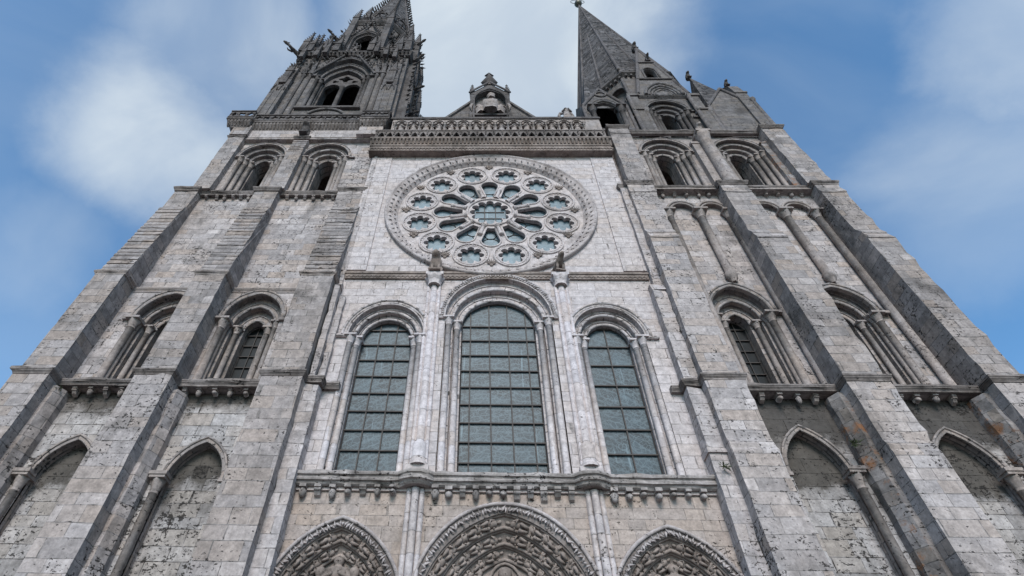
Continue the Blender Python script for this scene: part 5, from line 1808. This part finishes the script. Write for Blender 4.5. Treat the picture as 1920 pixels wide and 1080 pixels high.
# gabled dormer on the front
dx = 18.5
b = MB()
dh = [(x, z) for x, z in outline(dx - .15, 64.6, .62, 66.6, .85, 12)]
b.plate([(dx - 2.6, 59.7), (dx + 2.6, 59.7), (dx + 2.6, 60.6), (dx + .15, 73.6), (dx - .15, 73.6), (dx - 2.6, 60.6)], [dh], .55, 1.1)
b.raw([(dx - 2.6, .9, 60.6), (dx + 2.6, .9, 60.6), (dx, .9, 73.7), (dx - 2.2, 5.5, 60.6), (dx + 2.2, 5.5, 60.6), (dx, 5.2, 73.7)], [(0, 3, 5, 2), (1, 4, 5, 2), (0, 1, 4, 3)])
dm = obj('dormer', b, 'dark', cath, 'tall gabled dormer on the front of the plain spire')
f = MB()
for ww, rr, yy in ((1.95, .20, .45), (1.6, .15, .5), (1.25, .12, .52), (.9, .10, .53)):
    f.tube([(x, yy, z) for x, z in arch(dx, ww, 60.0, ww * 1.5, 18)], rr, 7)
f.plate(arch(dx, .85, 60.0, 1.1, 12), [], .50, .56)
obj('blind_arch', f, 'dark_arch', dm)
f = MB()
f.tube([(x, .5, z) for x, z in outline(dx - .15, 64.6, .8, 66.6, 1.05, 14)], .12, 6)
f.box(dx - 2.05, dx + 2.05, .38, .6, 64.2, 64.42); f.box(dx - .95, dx + .95, .38, .6, 69.2, 69.4)
for sx in (-1, 1):
    f.tube([(dx + sx * 2.65, .6, 60.5), (dx + sx * .1, .6, 73.7)], .2, 6)
obj('moulding', f, 'dark_carved', dm)
f = MB(); f.box(dx - 1.0, dx + .8, 2.1, 2.2, 64, 68); obj('shade_backing', f, 'shadow', dm)  # dormer's inner shade put in as a near-black sheet
f = MB()
f.lathe(dx, .75, [(.3, 73.4), (.22, 74), (.30, 74.4)], 8); obj('finial_base', f, 'dark_carved', dm)
o = obj('stone_beast', beast_mb(1.2, True, seed=6), 'dark_carved'); o.location = (dx, .75, 74.6)
tag(o, 'horned stone beast perched on the tip of the spire dormer', 'carved beast')
o = obj('stone_beast', beast_mb(1.1, False, seed=7), 'dark_carved'); o.location = (dx + .35, .5, 69.55)
tag(o, 'small stone beast on the ledge above the dormer opening', 'carved beast')
o = obj('stone_beast', beast_mb(1.2, True, seed=8), 'dark_carved'); o.location = (CX - 6.6, CY - 6.4 + 3.7, 68.3); o.rotation_euler = (0, 0, -.8)
o.location = (CX + 6.9 * math.cos(R_(-112.5)), CY + 6.9 * math.sin(R_(-112.5)), 68.35)
tag(o, 'dark stone beast on the octagon cornice left of the dormer', 'carved beast')
# corner turrets: arched block, gables, stone pyramid
def turret(x, y, hw, arched, label, ztop=57.2, zap=70.9):
    b = MB()
    hs = [outline(x, FZ + .4, 1.15, 56.4, 1.6, 18)] if arched else []
    b.plate([(x - hw, FZ), (x + hw, FZ), (x + hw, ztop), (x, ztop + 4.0), (x - hw, ztop)], hs, y - hw, y - hw + .6)
    for sx in (-1, 1):
        s = MB()
        s.plate([(-hw + .01, FZ), (hw, FZ), (hw, ztop), (0, ztop + 4.0), (-hw + .01, ztop)], [outline(0, FZ + .4, 1.0, 56.2, 1.4, 14)] if arched and sx < 0 else [], 0, .5)
        s.v = [(x + sx * (hw - v[1]), y + v[0], v[2]) for v in s.v]
        b.add(s)
    b.box(x - hw, x + hw, y + hw - .3, y + hw, FZ, ztop)
    t = obj('turret', b, 'dark', cath, label)
    r = MB()
    q = hw * .92
    apx = (x, y, zap)
    cs = [(x - q, y - q, ztop - .2), (x + q, y - q, ztop - .2), (x + q, y + q, ztop - .2), (x - q, y + q, ztop - .2)]
    for k in range(4):
        r.poly([cs[k], cs[(k + 1) % 4], apx], uv=[(-q, 0), (q, 0), (0, zap - ztop)])
    for sx, sy in ((0, -1), (1, 0), (-1, 0)):    # saddle roofs behind the gables
        if sx == 0:
            P = [(x - hw, y - hw + .3, ztop), (x + hw, y - hw + .3, ztop), (x, y - hw + .3, ztop + 4), (x, y, ztop + 4)]
        else:
            P = [(x + sx * (hw - .3), y - hw, ztop), (x + sx * (hw - .3), y + hw, ztop), (x + sx * (hw - .3), y, ztop + 4), (x, y, ztop + 4)]
        r.raw(P, [(0, 2, 3), (1, 2, 3)])
    obj('pyramid_roof', r, 'scale', t)
    m = MB()
    for sx in (-1, 1):
        m.tube([(x + sx * (hw + .12), y - hw - .06, ztop - .2), (x, y - hw - .06, ztop + 4.1)], .17, 6)
        m.tube([(x + sx * (hw + .06), y - hw - .05, FZ), (x + sx * (hw + .06), y - hw - .05, ztop)], .16, 6)
    m.sweep([(x - hw, y), (x - hw, y - hw), (x + hw, y - hw), (x + hw, y)], [(-.1, FZ + .5), (.15, FZ + .5), (.15, FZ + .2), (-.1, FZ + .1)])
    obj('moulding', m, 'dark_carved', t)
    return t
TL = turret(11.7, 2.6, 2.15, True, 'arched gabled corner turret left of the plain spire')
f = MB()
for ww, rr in ((1.35, .16), (1.62, .14)):
    f.tube([(x, .40, z) for x, z in arch(11.7, ww, 56.4, ww * 1.38, 18)], rr, 6)
f.tube([(11.7 + .55 * math.cos(t), .38, 59.9 + .55 * math.sin(t)) for t in (2 * PI * k / 16 for k in range(16))], .1, 6, closed=True)
obj('arch_moulding', f, 'dark_arch', TL)
for sx in (-1, 1):
    f = MB(); column(f, 11.7 + sx * 1.42, .30, FZ + .5, 56.4, .26, 12, cap=.8); obj('column', f, 'dark_carved', TL)
f = MB(); f.box(10.2, 13.2, 4.3, 4.4, 50, 58); obj('shade_backing', f, 'shadow', TL)  # near-black sheet stands in for shade under the turret arch
TR = turret(24.55, 2.8, 2.35, False, 'blank gabled corner turret with a stone pyramid roof right of the plain spire', zap=70.6)
f = MB()
f.box(25.7, 26.85, .25, 1.4, FZ, 59.8); f.box(25.6, 26.95, .15, 1.5, 59.8, 60.1); f.prismx([(1.4, 60.1), (.25, 60.1), (.5, 62.2), (1.3, 63.6)], 25.75, 26.8)
f.lathe(26.85, .3, [(.2, FZ), (.2, 57.5), (.3, 58, .1), (.34, 58.3)], 8)
obj('pinnacle', f, 'dark', TR)
for x, y, z, L, lab in ((24.55, 2.8, 70.6, 1.0, 'stone beast on the point of the right corner turret roof'), (26.3, .9, 63.4, .85, 'stone beast on the narrow pinnacle right of the corner turret')):
    o = obj('stone_beast', beast_mb(L, True, seed=int(L * 10)), 'dark_carved'); o.location = (x, y, z)
    tag(o, lab, 'carved beast')
for x, y in ((24.7, 13.5), (11.7, 13.5)):
    turret(x, y, 2.2, False, 'rear corner turret of the right tower')
# weathervane
v = MB()
v.tube([(CX, CY, 120.6), (CX, CY, 127)], .10, 6)
v.ball((CX, CY, 122.0), .75, .75, .75, 12, 8)
v.tube([(CX - 1.6, CY, 125.4), (CX + 1.6, CY, 125.4)], .08, 6)
v.tube([(CX + 1.35 * math.cos(t), CY, 123.2 + 1.35 * math.sin(t)) for t in (2 * PI * k / 24 for k in range(24))], .06, 5, closed=True)
v.leaf((CX + 1.5, CY, 125.5), (1, 0, .4), 1.2, .2)
tag(obj('weathervane', v, 'copper'), 'ball and ringed metal vane on top of the plain spire', 'weathervane')
# weeds rooted in the joints
def weed(x, y, z, s, lab):
    b = MB()
    q = random.Random(int(x * 100))
    for k in range(46):
        d = Vector((q.uniform(-1, 1), q.uniform(-1.3, -.1), q.uniform(-.9, .8)))
        c = Vector((x, y, z)) + d * s * q.uniform(.1, .55)
        b.leaf(tuple(c), d, s * .45, s * .05)
    tag(obj('weed_tuft', b, 'leaf'), lab, 'plant')
weed(10.0, -.85, 15.6, .42, 'small dark weed tuft on the pier right of the tall windows')
weed(16.75, -.35, 17.2, .5, 'dry weed tuft on the wall strip beside the right soot-filled arch')
weed(-23.2, -.35, 20.0, .4, 'dark weed tuft below the string course at the far left buttress')
